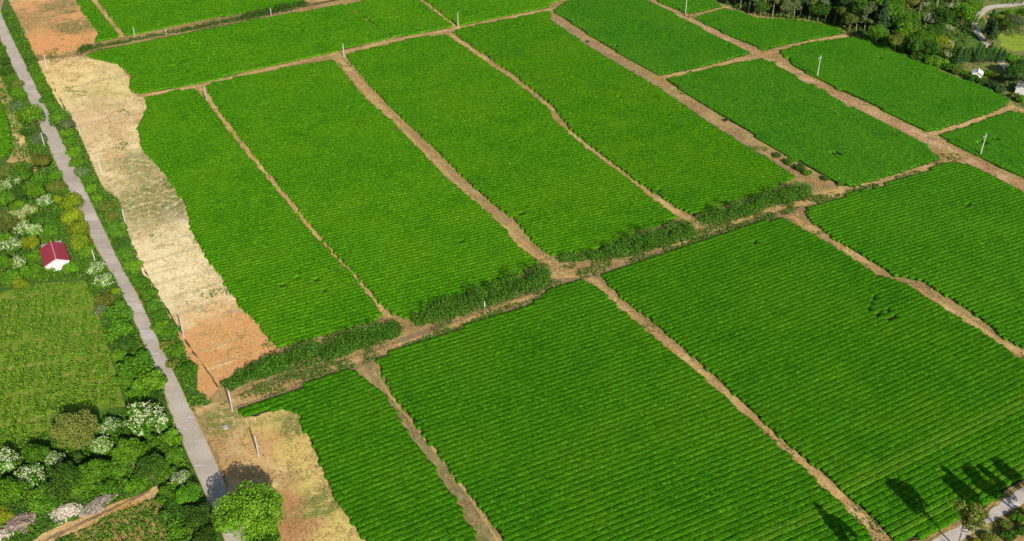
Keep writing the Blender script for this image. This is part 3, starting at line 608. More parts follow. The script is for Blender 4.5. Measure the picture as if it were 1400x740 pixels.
def plant(kind, cx, cy, rpx, tone, label, group=None, zs=1.0, base=False, rad=None):
    """crown centre and crown radius as seen in the photo (base=True: the foot instead)"""
    r = rad or metres(cx, cy, rpx) * (1.18 if kind == 'shrub' else 1.08); i = N_PL[0]; N_PL[0] += 1
    p = at(cx, cy) if base else at(cx, cy, HC[kind] * r * zs)
    root = empty(NOUN[kind][0], (p[0], p[1], 0), rng.uniform(0, 6.28)); root.scale = (r, r, r * zs)
    tag(root, label, NOUN[kind][1], group)
    for nm, me in TPLM[kind][i % NVAR[kind]]:
        o = link(nm, me, root); c = np.array(TONE[tone]) * rng.uniform(1.0, 1.4) * np.array([rng.uniform(.9, 1.15), 1, rng.uniform(.9, 1.1)])
        o.color = (*c, 1)
    PLANT_XY.append((p[0], p[1], r)); return root

HEDGES = []
def hedge(label, px, wid, hgt, tone='dark', dens=430, group='bushy hedges along the cross path'):
    P = W(px); d = np.r_[0, np.cumsum(np.hypot(*np.diff(P, axis=0).T))]; L = d[-1]; lob = []
    if not isinstance(hgt, (list, tuple)): hgt = [hgt] * len(px)
    if not isinstance(wid, (list, tuple)): wid = [wid] * len(px)
    n = int(L / .34); c0 = P.mean(0)
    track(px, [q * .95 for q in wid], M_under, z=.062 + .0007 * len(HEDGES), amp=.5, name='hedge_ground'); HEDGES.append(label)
    for i in range(n):
        s = L * (i + rng.uniform(0, 1)) / n; x = np.interp(s, d, P[:, 0]); y = np.interp(s, d, P[:, 1]); h = np.interp(s, d, hgt) * rng.uniform(.5, 1.4) * (1.25 + .6 * mnoise.noise(Vector((s * .45, px[0][0], 0)))); wd = np.interp(s, d, wid)
        q = rng.uniform(-.4, .4); k = int(np.clip(np.searchsorted(d, s) - 1, 0, len(P) - 2)); t = P[k + 1] - P[k]; t = t / np.hypot(*t)
        r = rng.uniform(.8, 1.6) * min(1.2, h * .42) ; zc = max(r * .6, h * (1 - abs(q) * .7) - r * .8)
        lob.append(((x - t[1] * q * wd - c0[0], y + t[0] * q * wd - c0[1], zc), (r * 1.1, r * 1.1, r)))
        if zc > .9: lob.append(((x - t[1] * q * wd - c0[0], y + t[0] * q * wd - c0[1], zc * .45), (r * 1.15, r * 1.15, r)))
    root = empty('hedge', (c0[0], c0[1], 0)); tag(root, label, 'hedge', group)
    o = link('foliage', leaf_mesh('foliage', lob, int(L * dens), .33, low=-.25, var=1.9), root); o.color = (*TONE[tone], 1)
    for i in range(min(9, int(L / 3))):
        q = L * (i + .5) / min(9, int(L / 3)); x = np.interp(q, d, P[:, 0]) - c0[0]; y = np.interp(q, d, P[:, 1]) - c0[1]
        b = MB(); b.tube([(x, y, -.02), (x + rng.uniform(-.2, .2), y + rng.uniform(-.2, .2), .8)], [.06, .03], 5); b.build('stem', M_bark, root)
    return root
hedge('low grassy end of the bushy hedge under the cleared orange strip', [(308, 530), (322, 522), (340, 514), (365, 508), (388, 500)], 4.6, [1.0, 1.4, 1.7, 2.0, 2.2], 'hedge')
hedge('dense bushy hedge below the long narrow tea field beside the straw strip', [(388, 500), (419, 490), (460, 479), (500, 466), (530, 456), (541, 450)], [4.6, 5.8, 6.2, 5.6, 4.8, 3.5], [2.0, 2.4, 2.7, 2.6, 2.4, 1.8], 'hedge')
hedge('bushy hedge between the two path junctions in the middle of the photo', [(564, 441), (580, 437), (600, 431), (640, 421), (690, 402), (730, 388), (749, 380)], [3.5, 4.4, 5.6, 5.6, 6.2, 6.6, 5], [1.6, 2.2, 2.7, 2.8, 3.1, 3.6, 2.8], 'hedge')
hedge('low bushy hedge tapering beside the wide straw-coloured path end', [(763, 356), (801, 352), (828, 350), (855, 344), (888, 333), (925, 323), (945, 316)], [2.4, 2.8, 3.4, 5.6, 6.2, 5.8, 4.4], [1.2, 1.5, 1.7, 2.6, 3.1, 3.0, 2.2], 'hedge')
hedge('dark bushy hedge right of the orange earth junction', [(958, 302), (990, 297), (1017, 290), (1044, 280), (1065, 272), (1085, 269), (1106, 263)], [4.2, 5.6, 5.4, 4.6, 5.4, 5.6, 3.6], [2.0, 3.0, 3.0, 2.6, 3.2, 3.0, 1.8], 'hedge')
hedge('dark low hedge along the ditch at the top left', [(108, 71), (150, 62), (200, 52), (260, 41), (320, 29), (360, 20), (420, 6)], 2.0, [1.6, 1.0, .9, 1.1, 1.3, 1.8, 1.6], 'dark', 130, 'hedges beside the upper ditch')

# shrubs on the brown path between the two upper fields
for i, (x, y, r) in enumerate([(1062, 212, 5), (1078, 221, 6.5), (1093, 229, 7), (1104, 236, 6), (1128, 244, 5), (1148, 251, 4.5)]):
    plant('shrub', x, y, r, 'dark' if i % 2 == 0 else 'mid', ['first', 'second', 'third', 'fourth', 'fifth', 'last'][i] + ' shrub down the lower end of the wide brown path', 'shrubs on the wide brown path')
plant('shrub', 803, 57, 2.2, 'deep', 'tiny dark shrub alone on the upper wide brown path', None)
plant('shrub', 992, 164, 3.2, 'deep', 'small dark shrub midway down the wide brown path', None)

# --- along the concrete road, left side, from the top down
ORD = ['first', 'second', 'third', 'fourth', 'fifth', 'sixth', 'seventh', 'eighth', 'ninth', 'tenth', 'eleventh', 'twelfth', 'thirteenth', 'fourteenth', 'fifteenth', 'sixteenth', 'seventeenth', 'eighteenth', 'nineteenth', 'twentieth', 'twenty-first', 'twenty-second', 'twenty-third', 'twenty-fourth', 'twenty-fifth', 'twenty-sixth', 'twenty-seventh', 'twenty-eighth', 'twenty-ninth', 'thirtieth']
for i, (x, y, r, t) in enumerate([(2, 66, 6, 'mid'), (6, 84, 8, 'dark'), (9, 97, 8, 'dark'), (16, 108, 7, 'mid'), (24, 114, 7, 'olive'), (27, 128, 9, 'bright')]):
    plant('shrub', x, y, r, t, f'{ORD[i]} shrub from the top along the left kerb of the concrete road', 'shrubs at the upper left kerb')
plant('shrub', 24, 146, 9, 'grey', 'greyish bush just above the big round roadside tree')
plant('round', 42, 157, 17, 'bright', 'big round bright green tree crowding the concrete road from its left')
plant('shrub', 36, 181, 8, 'dark', 'dark shrub right below the big round roadside tree')
plant('shrub', 53, 190, 10, 'grey', 'greyish bush beside the road with a utility pole behind it')
plant('tree', 57, 220, 13, 'olive', 'tall yellowish green tree on the left road edge above the lime trees')
plant('shrub', 76, 240, 9, 'mid', 'shrub leaning onto the road below the tall yellowish tree')
plant('shrub', 80, 256, 11, 'olive', 'olive shrub at the left road edge just above the lime trees')
plant('round', 99, 276, 15, 'lime', 'topmost of the lime green round trees above the red roofed hut', 'lime green round trees by the road')
plant('shrub', 76, 273, 7, 'lime', 'small lime bush left of the topmost lime green tree')
plant('round', 99, 297, 15, 'lime', 'second lime green round tree down the road above the hut', 'lime green round trees by the road')
plant('round', 107, 313, 14, 'lime', 'third lime green round tree down the road above the hut', 'lime green round trees by the road')
plant('round', 108, 331, 14, 'lime', 'lowest lime green round tree, right beside the red roofed hut', 'lime green round trees by the road')
plant('shrub', 120, 345, 10, 'bright', 'bright green bush between the hut and the roadside pole')
plant('flower', 134, 368, 13, 'mid', 'sparsely flowering bush between the road and the pole by the hut')
plant('flower', 140, 386, 14, 'mid', 'bushy white-flowering tree at the road edge below the hut')
plant('shrub', 158, 398, 6, 'lime', 'small lime bush at the road edge under the white-flowering tree')
for i, (x, y, r, t) in enumerate([(144, 410, 12, 'olive'), (140, 424, 9, 'grey'), (160, 428, 17, 'mid'), (160, 452, 18, 'mid'), (172, 470, 14, 'dark'), (162, 486, 10, 'mid'), (186, 502, 21, 'mid'), (172, 518, 13, 'mid'), (205, 524, 20, 'bright'), (186, 540, 15, 'bright'), (211, 544, 12, 'dark')]):
    plant('shrub', x, y, r, t, f'{ORD[i]} bush down the thicket between weedy plot and concrete road', 'bushes between plot and road', zs=1.1)

# --- right verge, from the top down
VR = [(17, 43, 5, 'dark'), (44, 82, 7, 'dark'), (46, 96, 8, 'mid'), (52, 107, 8, 'bright'), (60, 122, 10, 'mid'), (64, 136, 9, 'mid'), (92, 182, 9, 'bright'), (97, 194, 9, 'mid'), (100, 209, 10, 'bright'), (105, 222, 10, 'bright'), (112, 236, 10, 'grey'), (122, 246, 9, 'mid'), (124, 258, 9, 'bright'),
      (132, 272, 8, 'bright'), (146, 283, 12, 'olive'), (152, 296, 9, 'olive'), (160, 316, 12, 'mid'), (165, 332, 11, 'dark'), (172, 348, 10, 'mid'), (182, 364, 10, 'bright'), (192, 386, 11, 'mid'), (203, 402, 11, 'mid'), (210, 418, 11, 'mid'), (218, 432, 10, 'mid'), (219, 449, 11, 'bright'), (234, 452, 11, 'mid'), (228, 474, 9, 'olive'), (241, 478, 12, 'mid'), (240, 498, 9, 'olive'), (255, 506, 13, 'mid')]
for i, (x, y, r, t) in enumerate(VR):
    plant('shrub', x, y, r * (.92 if y < 300 else 1.05), t, f'{ORD[i]} shrub from the top along the right verge of the concrete road', 'shrubs on the right verge', zs=rng.uniform(.8, 1.15))
plant('round', 81, 160, 15, 'mid', 'round green tree on the right verge opposite the big roadside tree')
plant('round', 92, 170, 10, 'grey', 'greyish round tree touching the round green one on the right verge')
plant('shrub', 74, 146, 8, 'mid', 'green bush right above the round tree on the right verge')

# --- thicket round the hut
plant('flower', 24, 245, 12, 'mid', 'topmost white-flowering tree in the thicket left of the road', 'white-flowering trees above the hut')
plant('flower', 5, 255, 11, 'mid', 'white-flowering tree at the left photo edge in the thicket', 'white-flowering trees above the hut')
plant('flower', 60, 277, 12, 'mid', 'white-flowering tree just left of the lime green trees', 'white-flowering trees above the hut')
plant('flower', 40, 288, 11, 'lime', 'pale yellowish flowering tree second up the flowering band', 'white-flowering trees above the hut')
plant('flower', 25, 298, 14, 'lime', 'creamy flowering tree in the middle of the flowering band', 'white-flowering trees above the hut')
plant('flower', 30, 315, 14, 'mid', 'flowering tree below the creamy one, above the hut', 'white-flowering trees above the hut')
plant('flower', 48, 316, 12, 'bright', 'greener flowering tree right above the red roof', 'white-flowering trees above the hut')
plant('flower', 16, 338, 15, 'mid', 'white-flowering tree left of the red roofed hut', 'white-flowering trees above the hut')
plant('flower', 24, 362, 12, 'bright', 'sparsely flowering tree below and left of the hut', 'white-flowering trees above the hut')
for i, (kd, x, y, r, t) in enumerate([('tree', 12, 234, 12, 'olive'), ('tree', 32, 236, 14, 'mid'), ('shrub', 48, 246, 12, 'mid'), ('tree', 46, 262, 13, 'bright'), ('shrub', 56, 256, 10, 'dark'), ('tree', 22, 266, 13, 'dark'), ('tree', 5, 272, 14, 'mid'), ('shrub', 22, 280, 11, 'bright'), ('tree', 6, 305, 17, 'olive'), ('shrub', 66, 300, 13, 'dark'), ('shrub', 52, 300, 12, 'dark'), ('shrub', 76, 306, 12, 'mid'), ('shrub', 68, 316, 11, 'mid'), ('tree', 42, 332, 11, 'lime'), ('shrub', 3, 328, 10, 'bright'), ('shrub', 44, 352, 12, 'bright'), ('tree', 4, 360, 13, 'bright'), ('shrub', 42, 372, 12, 'bright'), ('shrub', 12, 380, 13, 'mid'), ('shrub', 58, 374, 8, 'mid'), ('shrub', 98, 366, 10, 'bright'), ('shrub', 112, 364, 10, 'mid'), ('shrub', 28, 388, 10, 'lime')]):
    plant(kd, x, y, r, t, f'{ORD[i]} leafy clump down the thicket around the red roofed hut', 'leafy clumps around the hut', zs=1.05 if kd == 'tree' else 1.0)

plant('shrub', 68, 368, 7, 'bright', 'small bright bush hiding the foot of the white hut wall, nearer the plot')
plant('shrub', 90, 364, 6, 'mid', 'small bush at the right corner of the white hut wall')
# --- lower left trees
plant('big', 102, 588, 31, 'pale', 'largest yellowish green tree above the rubble, pale tips', zs=.98)
plant('flower', 201, 573, 29, 'mid', 'big tree thick with white blossom beside the concrete road', zs=1.0)
plant('flower', 152, 583, 17, 'mid', 'upper of two half-flowering trees left of the big white one', 'half-flowering trees', zs=.8)
plant('flower', 138, 612, 17, 'bright', 'lower of two half-flowering trees left of the big white one', 'half-flowering trees', zs=.8)
plant('flower', 10, 630, 20, 'mid', 'flowering tree at the left photo edge below the weedy plot', zs=.9)
plant('flower', 42, 652, 22, 'mid', 'white-flowering tree above the dark heap of timber', zs=.8)
plant('flower', 74, 630, 15, 'mid', 'small flowering tree under the largest yellowish tree', zs=.8)
plant('tree', 48, 622, 16, 'mid', 'green tree between the flowering ones below the weedy plot')
for i, (kd, x, y, r, t) in enumerate([('shrub', 168, 600, 18, 'mid'), ('tree', 178, 618, 20, 'bright'), ('shrub', 210, 612, 18, 'mid'), ('shrub', 232, 600, 14, 'bright'), ('shrub', 238, 622, 13, 'mid'), ('tree', 205, 638, 19, 'dark'), ('shrub', 160, 640, 18, 'mid'), ('tree', 130, 645, 19, 'bright'), ('shrub', 105, 636, 16, 'dark'), ('tree', 90, 650, 19, 'dark'), ('shrub', 112, 664, 17, 'mid'), ('shrub', 75, 668, 18, 'dark'), ('shrub', 45, 682, 18, 'mid'), ('tree', 12, 672, 20, 'bright'), ('shrub', 20, 692, 16, 'dark'), ('shrub', 62, 692, 14, 'mid'), ('shrub', 5, 705, 12, 'lime'), ('shrub', 150, 666, 13, 'mid'), ('shrub', 185, 662, 14, 'bright'), ('shrub', 222, 646, 14, 'mid')]):
    plant(kd, x, y, r, t, f'{ORD[i]} green clump in the thicket above the dirt track and rubble', 'green clumps above the dirt track', zs=1.1 if kd == 'tree' else 1.15)
plant('flower', 245, 655, 15, 'mid', 'faintly flowering bush at the end of the dirt track', zs=.7)
for i, (x, y, r, t) in enumerate([(232, 678, 18, 'mid'), (258, 676, 17, 'bright'), (240, 702, 20, 'dark'), (268, 706, 19, 'dark'), (252, 730, 22, 'mid'), (282, 738, 18, 'dark'), (262, 760, 22, 'dark')]):
    plant('tree' if i % 2 else 'shrub', x, y, r, t, f'{ORD[i]} dark bush down the clump between dirt track and road', 'dark bushes by the lower road', zs=.8)
plant('big', 340, 700, 44, 'vivid', 'very large bright green tree shading the concrete road at the bottom', zs=1.0)
plant('shrub', 362, 735, 22, 'mid', 'bush at the foot of the very large bright tree')

# --- bottom right
plant('airy', 1325, 706, 23, 'olive', 'thin-crowned leaning tree over the pale track at the lower right corner', zs=1.1)
SH = np.array([-math.sin(AZ), -math.cos(AZ)]) / math.tan(EL)
for (x, y, hc, r), lb in zip([(1312, 672, 13, 2.4), (1352, 664, 14, 3.4), (1386, 655, 12, 2.4), (1146, 724, 13, 2.6)],
        ['slim tree past the bottom right corner whose thin shadow crosses the tea', 'broad tree past the bottom right corner shading tea and pale track', 'small tree beyond the right edge casting the shortest shadow', 'tree below the bottom edge shading the bottom middle tea field']):
    q = at2(x, y) - SH * hc
    root = plant('airy', 0, 0, 0, 'olive', lb, 'trees beyond the photo edge', zs=hc / 2.3 / r, base=True, rad=r); root.location = (q[0], q[1], 0)
    print('offframe', q)
for i, (x, y, r, t) in enumerate([(1376, 716, 8, 'olive'), (1392, 708, 9, 'mid'), (1398, 724, 10, 'dark'), (1378, 732, 10, 'dark'), (1352, 734, 9, 'olive'), (1340, 745, 9, 'lime'), (1400, 700, 6, 'yellow')]):
    plant('shrub', x, y, r, t, f'{ORD[i]} low bush below the pale track at the lower right corner', 'low bushes by the pale track')

# --- the wood, row by row from its front edge
def wood_row(name, pts, kinds, tones, rr, zs=1.0, group='trees of the wood'):
    for i, (x, y) in enumerate(pts):
        kd = kinds[i % len(kinds)]; t = tones[i % len(tones)]
        adj = {'deep': 'very dark', 'dark': 'dark green', 'mid': 'green', 'olive': 'olive', 'grey': 'greyish', 'bright': 'bright green', 'lime': 'lime'}[t]
        look = {'slim': 'pale-trunked tree', 'tree': 'leafy tree', 'conifer': 'conifer', 'flower': 'flowering tree', 'shrub': 'bush', 'airy': 'thin tree'}[kd]
        plant(kd, x + rng.uniform(-1.5, 1.5), y + rng.uniform(-1, 1), 0, t, f'{adj} {look}, {ORD[i]} from the left in {name}', group, zs=zs * rng.uniform(.85, 1.15), base=True, rad=rr * rng.uniform(.85, 1.2))
wood_row('the front edge of the wood', [(984, 0), (992, 4), (1003, 8), (1013, 13), (1024, 18), (1031, 21), (1038, 22), (1046, 22.5), (1056, 23), (1066, 24), (1076, 24.5), (1083, 25), (1094, 26), (1105, 28), (1116, 30), (1127, 31), (1140, 33), (1150, 37), (1160, 42), (1171, 46), (1181, 48)], ['slim', 'slim', 'tree', 'slim'], ['grey', 'dark', 'deep', 'olive', 'dark'], 4.0)
wood_row('the second row of the wood', [(1000, -2), (1012, 3), (1026, 8), (1040, 12), (1054, 13), (1068, 14), (1082, 15), (1096, 16), (1110, 19), (1124, 21), (1138, 23), (1152, 26), (1166, 33), (1178, 38), (1192, 42), (1204, 48)], ['tree', 'slim', 'slim', 'conifer'], ['deep', 'dark', 'olive', 'dark', 'mid'], 4.6)
wood_row('the third row of the wood', [(1020, -8), (1038, -1), (1056, 2), (1074, 4), (1092, 5), (1110, 8), (1128, 10), (1146, 13), (1164, 20), (1182, 28), (1200, 35), (1214, 42)], ['slim', 'tree', 'slim', 'tree'], ['dark', 'olive', 'deep', 'mid'], 5.2)
wood_row('the fourth row of the wood', [(1050, -16), (1072, -9), (1094, -6), (1116, -3), (1138, 1), (1160, 7), (1182, 15), (1202, 24), (1220, 32)], ['tree', 'slim', 'tree'], ['olive', 'dark', 'mid', 'deep'], 5.6)
wood_row('the hindmost row of the wood', [(1085, -20), (1112, -16), (1140, -12), (1168, -5), (1192, 3), (1214, 14), (1236, 22), (1258, 16), (1280, 10), (1302, 6), (1322, 2)], ['tree', 'tree', 'slim'], ['dark', 'mid', 'olive', 'dark'], 5.8)
# mixed edge right of the wood
EDGE = [('tree', 1200, 44, 11, 'mid'), ('shrub', 1212, 52, 9, 'bright'), ('flower', 1214, 14, 9, 'grey'), ('tree', 1226, 56, 10, 'olive'), ('shrub', 1236, 64, 9, 'mid'), ('tree', 1240, 44, 11, 'bright'), ('tree', 1252, 62, 11, 'dark'), ('shrub', 1258, 76, 9, 'dark'), ('tree', 1262, 52, 11, 'mid'), ('shrub', 1274, 82, 9, 'mid'), ('tree', 1272, 66, 11, 'dark'), ('tree', 1280, 44, 11, 'dark'), ('flower', 1272, 26, 10, 'grey'), ('flower', 1297, 40, 7, 'grey'), ('tree', 1286, 58, 9, 'lime'), ('flower', 1298, 62, 7, 'yellow'), ('flower', 1296, 76, 7, 'grey'), ('shrub', 1284, 86, 8, 'bright'), ('shrub', 1298, 92, 7, 'dark'), ('tree', 1290, 22, 11, 'dark'), ('flower', 1304, 12, 10, 'grey'), ('tree', 1318, 16, 11, 'bright'), ('tree', 1330, 10, 9, 'bright'), ('shrub', 1326, 24, 7, 'mid'), ('flower', 1262, 4, 9, 'grey'), ('tree', 1244, 28, 11, 'mid'), ('tree', 1228, 34, 11, 'dark'), ('shrub', 1308, 97, 6, 'olive')]
for i, (kd, x, y, r, t) in enumerate(EDGE):
    r *= 1.22 if kd != 'flower' else 1.0
    look = {'tree': 'leafy tree', 'shrub': 'bush', 'flower': 'pale-blossomed tree'}[kd]
    plant(kd, x, y, r, t, f'{look}, {ORD[i]} of the mixed growth between wood and far lawn', 'mixed growth between wood and lawn', zs=1.25 if kd == 'flower' and x in (1298, 1296) else 1.0)
for i, x in enumerate(range(1303, 1374, 6)):
    plant('conifer', x + rng.uniform(-2.5, 2.5), 88 + rng.uniform(-2.5, 2.5) - i * .25, 0, 'deep' if i % 3 else 'dark', f'{ORD[i]} dark conifer from the left in the row below the far lawn', 'row of dark conifers', base=True, rad=rng.uniform(1.9, 2.8), zs=rng.uniform(.7, 1.1))
FARR = [('conifer', 1348, 56, 'deep', 3.4, 1.2), ('conifer', 1354, 60, 'deep', 3.0, 1.1), ('conifer', 1351, 48, 'deep', 3.0, 1.0), ('tree', 1382, 40, 'grey', 3.4, .8), ('tree', 1392, 42, 'grey', 3.2, .8), ('tree', 1376, 44, 'dark', 2.6, .8), ('shrub', 1368, 30, 'lime', 2.4, 1), ('shrub', 1380, 22, 'bright', 2.4, 1), ('shrub', 1390, 28, 'olive', 2.6, 1), ('shrub', 1398, 20, 'bright', 2.6, 1), ('shrub', 1362, 24, 'mid', 1.8, 1), ('shrub', 1372, 80, 'mid', 2.4, 1), ('shrub', 1384, 84, 'bright', 2.4, 1), ('shrub', 1360, 72, 'bright', 2.0, 1), ('tree', 1384, 112, 'dark', 3.4, .9), ('tree', 1392, 108, 'dark', 3.6, 1), ('tree', 1399, 106, 'grey', 3.4, 1), ('tree', 1378, 118, 'deep', 2.8, .8), ('airy', 1392, 130, 'grey', 2.6, 1), ('shrub', 1386, 134, 'olive', 1.8, 1), ('shrub', 1330, 112, 'dark', 2.4, 1), ('shrub', 1318, 104, 'mid', 2.0, 1), ('shrub', 1342, 116, 'dark', 2.4, 1), ('shrub', 1354, 120, 'deep', 2.4, 1), ('shrub', 1366, 126, 'deep', 2.2, 1), ('shrub', 1350, 104, 'bright', 2.0, 1), ('shrub', 1362, 108, 'olive', 2.2, 1), ('shrub', 1397, 140, 'bright', 2.2, 1)]
for i, (kd, x, y, t, r, zs) in enumerate(FARR):
    look = {'conifer': 'dark pointed conifer', 'tree': 'leafy tree', 'shrub': 'bush', 'airy': 'thin pale-limbed tree'}[kd]
    plant(kd, x, y, 0, t, f'{look}, {ORD[i]} counted downward beside the far winding lane', 'growth by the winding lane', base=True, rad=r, zs=zs)

# ------------------------------------------------------------------ loose growth: tufts nobody would count
def tufts(name, pts, size, m, hgt, per=4, asp=.75):
    n = len(pts); P = np.repeat(np.c_[pts, np.zeros(n)], per, 0); P[:, :2] += rng.normal(0, size * .45, (n * per, 2)); P[:, 2] = rng.uniform(.15, 1, n * per) * hgt
    N = np.c_[rng.normal(0, .8, (n * per, 2)), np.full(n * per, .8)]
    V, Fc = quads(P, N, size, .4, asp); V[:, 2] = np.maximum(V[:, 2], .06)
    o = link(name, mesh_np(name, V, Fc, m, {'v': ('FACE', np.clip(np.repeat(rng.uniform(.1, .9, n), per) + rng.normal(0, .18, n * per), 0, 1))})); tag(o, kind='stuff'); return o
def scatter(poly_px, dens, clumpf=.12, thr=-.15, seed=0.0):
    P = W(poly_px); lo, hi = P.min(0), P.max(0); n = int(np.prod(hi - lo) * dens); q = rng.uniform(lo, hi, (n, 2)); q = q[inside(P, q)]
    k = np.array([mnoise.noise(Vector((x * clumpf, y * clumpf, seed))) > thr for x, y in q]) if len(q) else np.zeros(0, bool)
    return q[k]
ALLP = [P for P in PLOTS]
def off_plots(q):
    r = np.ones(len(q), bool)
    for P in ALLP:
        lo, hi = P.min(0), P.max(0); m = (q[:, 0] > lo[0]) & (q[:, 0] < hi[0]) & (q[:, 1] > lo[1]) & (q[:, 1] < hi[1])
        if m.any(): r[np.where(m)[0][inside(P, q[m])]] = False
    return q[r]
FIELDS = [(-10, -12), (160, 0), (330, 560), (470, 700), (700, 760), (1230, 760), (1420, 660), (1420, 140), (1290, 100), (1180, 44), (960, -12)]
g0 = off_plots(scatter([(110, 60), (60, 70), (330, 548), (520, 770), (1250, 770), (1430, 640), (1430, 150), (1290, 104), (1170, 46), (960, -14), (120, -14)], 3.2, .16, -.12, 3))
tufts('dry_grass', g0, .34, M_straw, .22, 5, .22)
g1 = off_plots(scatter([(110, 60), (60, 70), (330, 548), (520, 770), (1250, 770), (1430, 640), (1430, 150), (1290, 104), (1170, 46), (960, -14), (120, -14)], 1.3, .09, .42, 31))
mid = scatter([(300, 556), (480, 505), (660, 440), (760, 392), (800, 382), (830, 372), (900, 350), (990, 318), (1075, 292), (1100, 284), (1180, 258), (1100, 270), (1000, 296), (940, 312), (800, 352), (750, 372), (640, 416), (540, 458), (400, 505)], 5.0, .16, -.02, 12)
mg = np.r_[scatter([(862, 360), (936, 333), (1000, 310), (1070, 288), (1098, 282), (1066, 299), (990, 323), (936, 342), (882, 359)], 6, .2, -.3, 71), scatter([(560, 470), (660, 434), (730, 409), (762, 394), (790, 384), (794, 388), (758, 397), (729, 420), (662, 442), (580, 471)], 6, .2, -.15, 72), scatter([(1100, 280), (1160, 262), (1290, 222), (1293, 227), (1212, 255), (1153, 271), (1102, 289)], 3, .2, 0, 73), scatter([(345, 528), (420, 506), (480, 490), (484, 506), (400, 536), (352, 548)], 4, .2, -.1, 74)]
tufts('weeds', np.r_[g1, off_plots(mid), off_plots(mg)], .34, M_weed, .5, 5)
vg = scatter(ROAD_R[1:16] + [(262, 562), (290, 550)] + STRIP_L[::-1] + [(40, 60), (22, 20)], 3.2, .1, -1.5, 5)
vg2 = scatter([(-40, 60)] + ROAD_L[2:20] + [(230, 620), (240, 660), (200, 668), (-40, 720)], 2.6, .1, -.25, 7)
vg2 = vg2[~inside(W([(-60, 404), (60, 386), (117, 382), (142, 450), (174, 556), (90, 592), (-60, 642)]), vg2)]
tufts('verge_grass', np.r_[vg, vg2], .40, M_under_leaf, .9, 5)
st = scatter(STRIP_L + [(311, 517), (382, 478)] + F1_L[::-1][1:] + [(160, 88), (105, 77)], 1.6, .2, .05, 21)
tufts('stubble', st, .32, M_straw, .16, 4, .2)
lw = scatter([(262, 556), (326, 568)] + F7_L[1:] + [(352, 760), (300, 633)], 3, .15, .0, 23)
tufts('dry_stalks', lw, .36, M_straw, .25, 5, .22)
# rows of young crop in the weedy plot (leafy tufts on a loose grid)
cp = []
A_, B_ = at2(40, 470), at2(140, 455); ex = (B_ - A_) / np.hypot(*(B_ - A_)); ey = np.array([-ex[1], ex[0]])
PP = W([(-50, 412), (0, 404), (60, 392), (113, 388), (124, 404), (138, 450), (148, 485), (160, 530), (168, 552), (118, 558), (90, 584), (60, 588), (30, 604), (-50, 630)])
for i in range(-60, 60):
    for j in range(-60, 60):
        q = A_ + ex * i * 1.95 + ey * j * (1.9 + (.0)) + rng.normal(0, .14, 2)
        if inside(PP, q[None])[0] and rng.uniform() > (.75 if j % 5 == 0 else .06): cp += [q + rng.normal(0, .36, 2) for _ in range(int(rng.integers(12, 20)))]
tufts('young_crop', np.array(cp), .34, M_crop, 1.35, 5)
wp = scatter([(-60, 408), (60, 388), (115, 384), (140, 450), (172, 556), (90, 590), (-60, 640)], 1.2, .1, .1, 41)
tufts('plot_weeds', wp, .3, M_crop, .3, 4)
fr = scatter([(1296, 100), (1350, 70), (1350, 30), (1335, -10), (1430, -10), (1430, 160), (1384, 140)], .35, .08, .0, 51)
tufts('scrub_grass', fr, .7, M_weed, .5, 4)
ll = np.r_[scatter([(-60, 600), (60, 594), (232, 560), (262, 640), (300, 740), (300, 780), (-60, 780)], 3.2, .12, -1.5, 61)]
ll = ll[~inside(W([(38, 745), (60, 728), (100, 712), (130, 700), (160, 688), (196, 676), (216, 664), (221, 670), (212, 682), (180, 695), (150, 707), (120, 724), (92, 734), (60, 750)]), ll)]
ll = ll[~inside(W(ROAD_L[15:] + ROAD_R[15:][::-1]), ll)]
tufts('thicket_grass', ll, .38, M_under_leaf, .8, 5)
wf = scatter([(972, -2), (1004, 13), (1050, 24), (1136, 32), (1160, 45), (1239, 73), (1296, 99), (1340, 40), (1340, -10), (1000, -10)], .8, .08, -.25, 52)
tufts('wood_undergrowth', wf, .6, M_weed, 1.5, 5)

# ------------------------------------------------------------------ the hut and the two far huts
def wall_mat(name, c):
    t = NT(name); return t.principled(t.mix(t.ramp(t.noise(.9, 5, .65), .4, .75, 0, .6), c, tuple(x * .7 for x in c)), .9, .15)
M_white = wall_mat('lime_washed_wall', (.58, .55, .50)); M_cement = wall_mat('cement_apron', (.30, .28, .25)); M_door = wall_mat('grey_door_paint', (.20, .19, .18))
def metal_roof(name, c):
    t = NT(name); oc = t.n('ShaderNodeTexCoord').outputs['Object']
    wv = t.n('ShaderNodeTexWave', wave_type='BANDS', bands_direction='Y'); wv.inputs['Scale'].default_value = 5.2; t.l(oc, wv.inputs[0])
    col = t.mix(t.ramp(t.noise(.7, 4, .6), .35, .7, 0, .45), c, tuple(x * .72 for x in c))
    col = t.mix(t.ramp(wv.outputs['Fac'], .0, .22, .35, 0), col, tuple(x * .5 for x in c))
    return t.principled(col, .5, .35, t.bump(wv.outputs['Fac'], .6, .05))
M_redroof = metal_roof('red_sheet_roof', (.33, .032, .052)); M_cap = NT('pink_ridge_cap').principled((.62, .20, .22), .5, .3); M_greyroof = metal_roof('grey_sheet_roof', (.40, .40, .39)); M_paleroof = metal_roof('pale_sheet_roof', (.72, .72, .70))
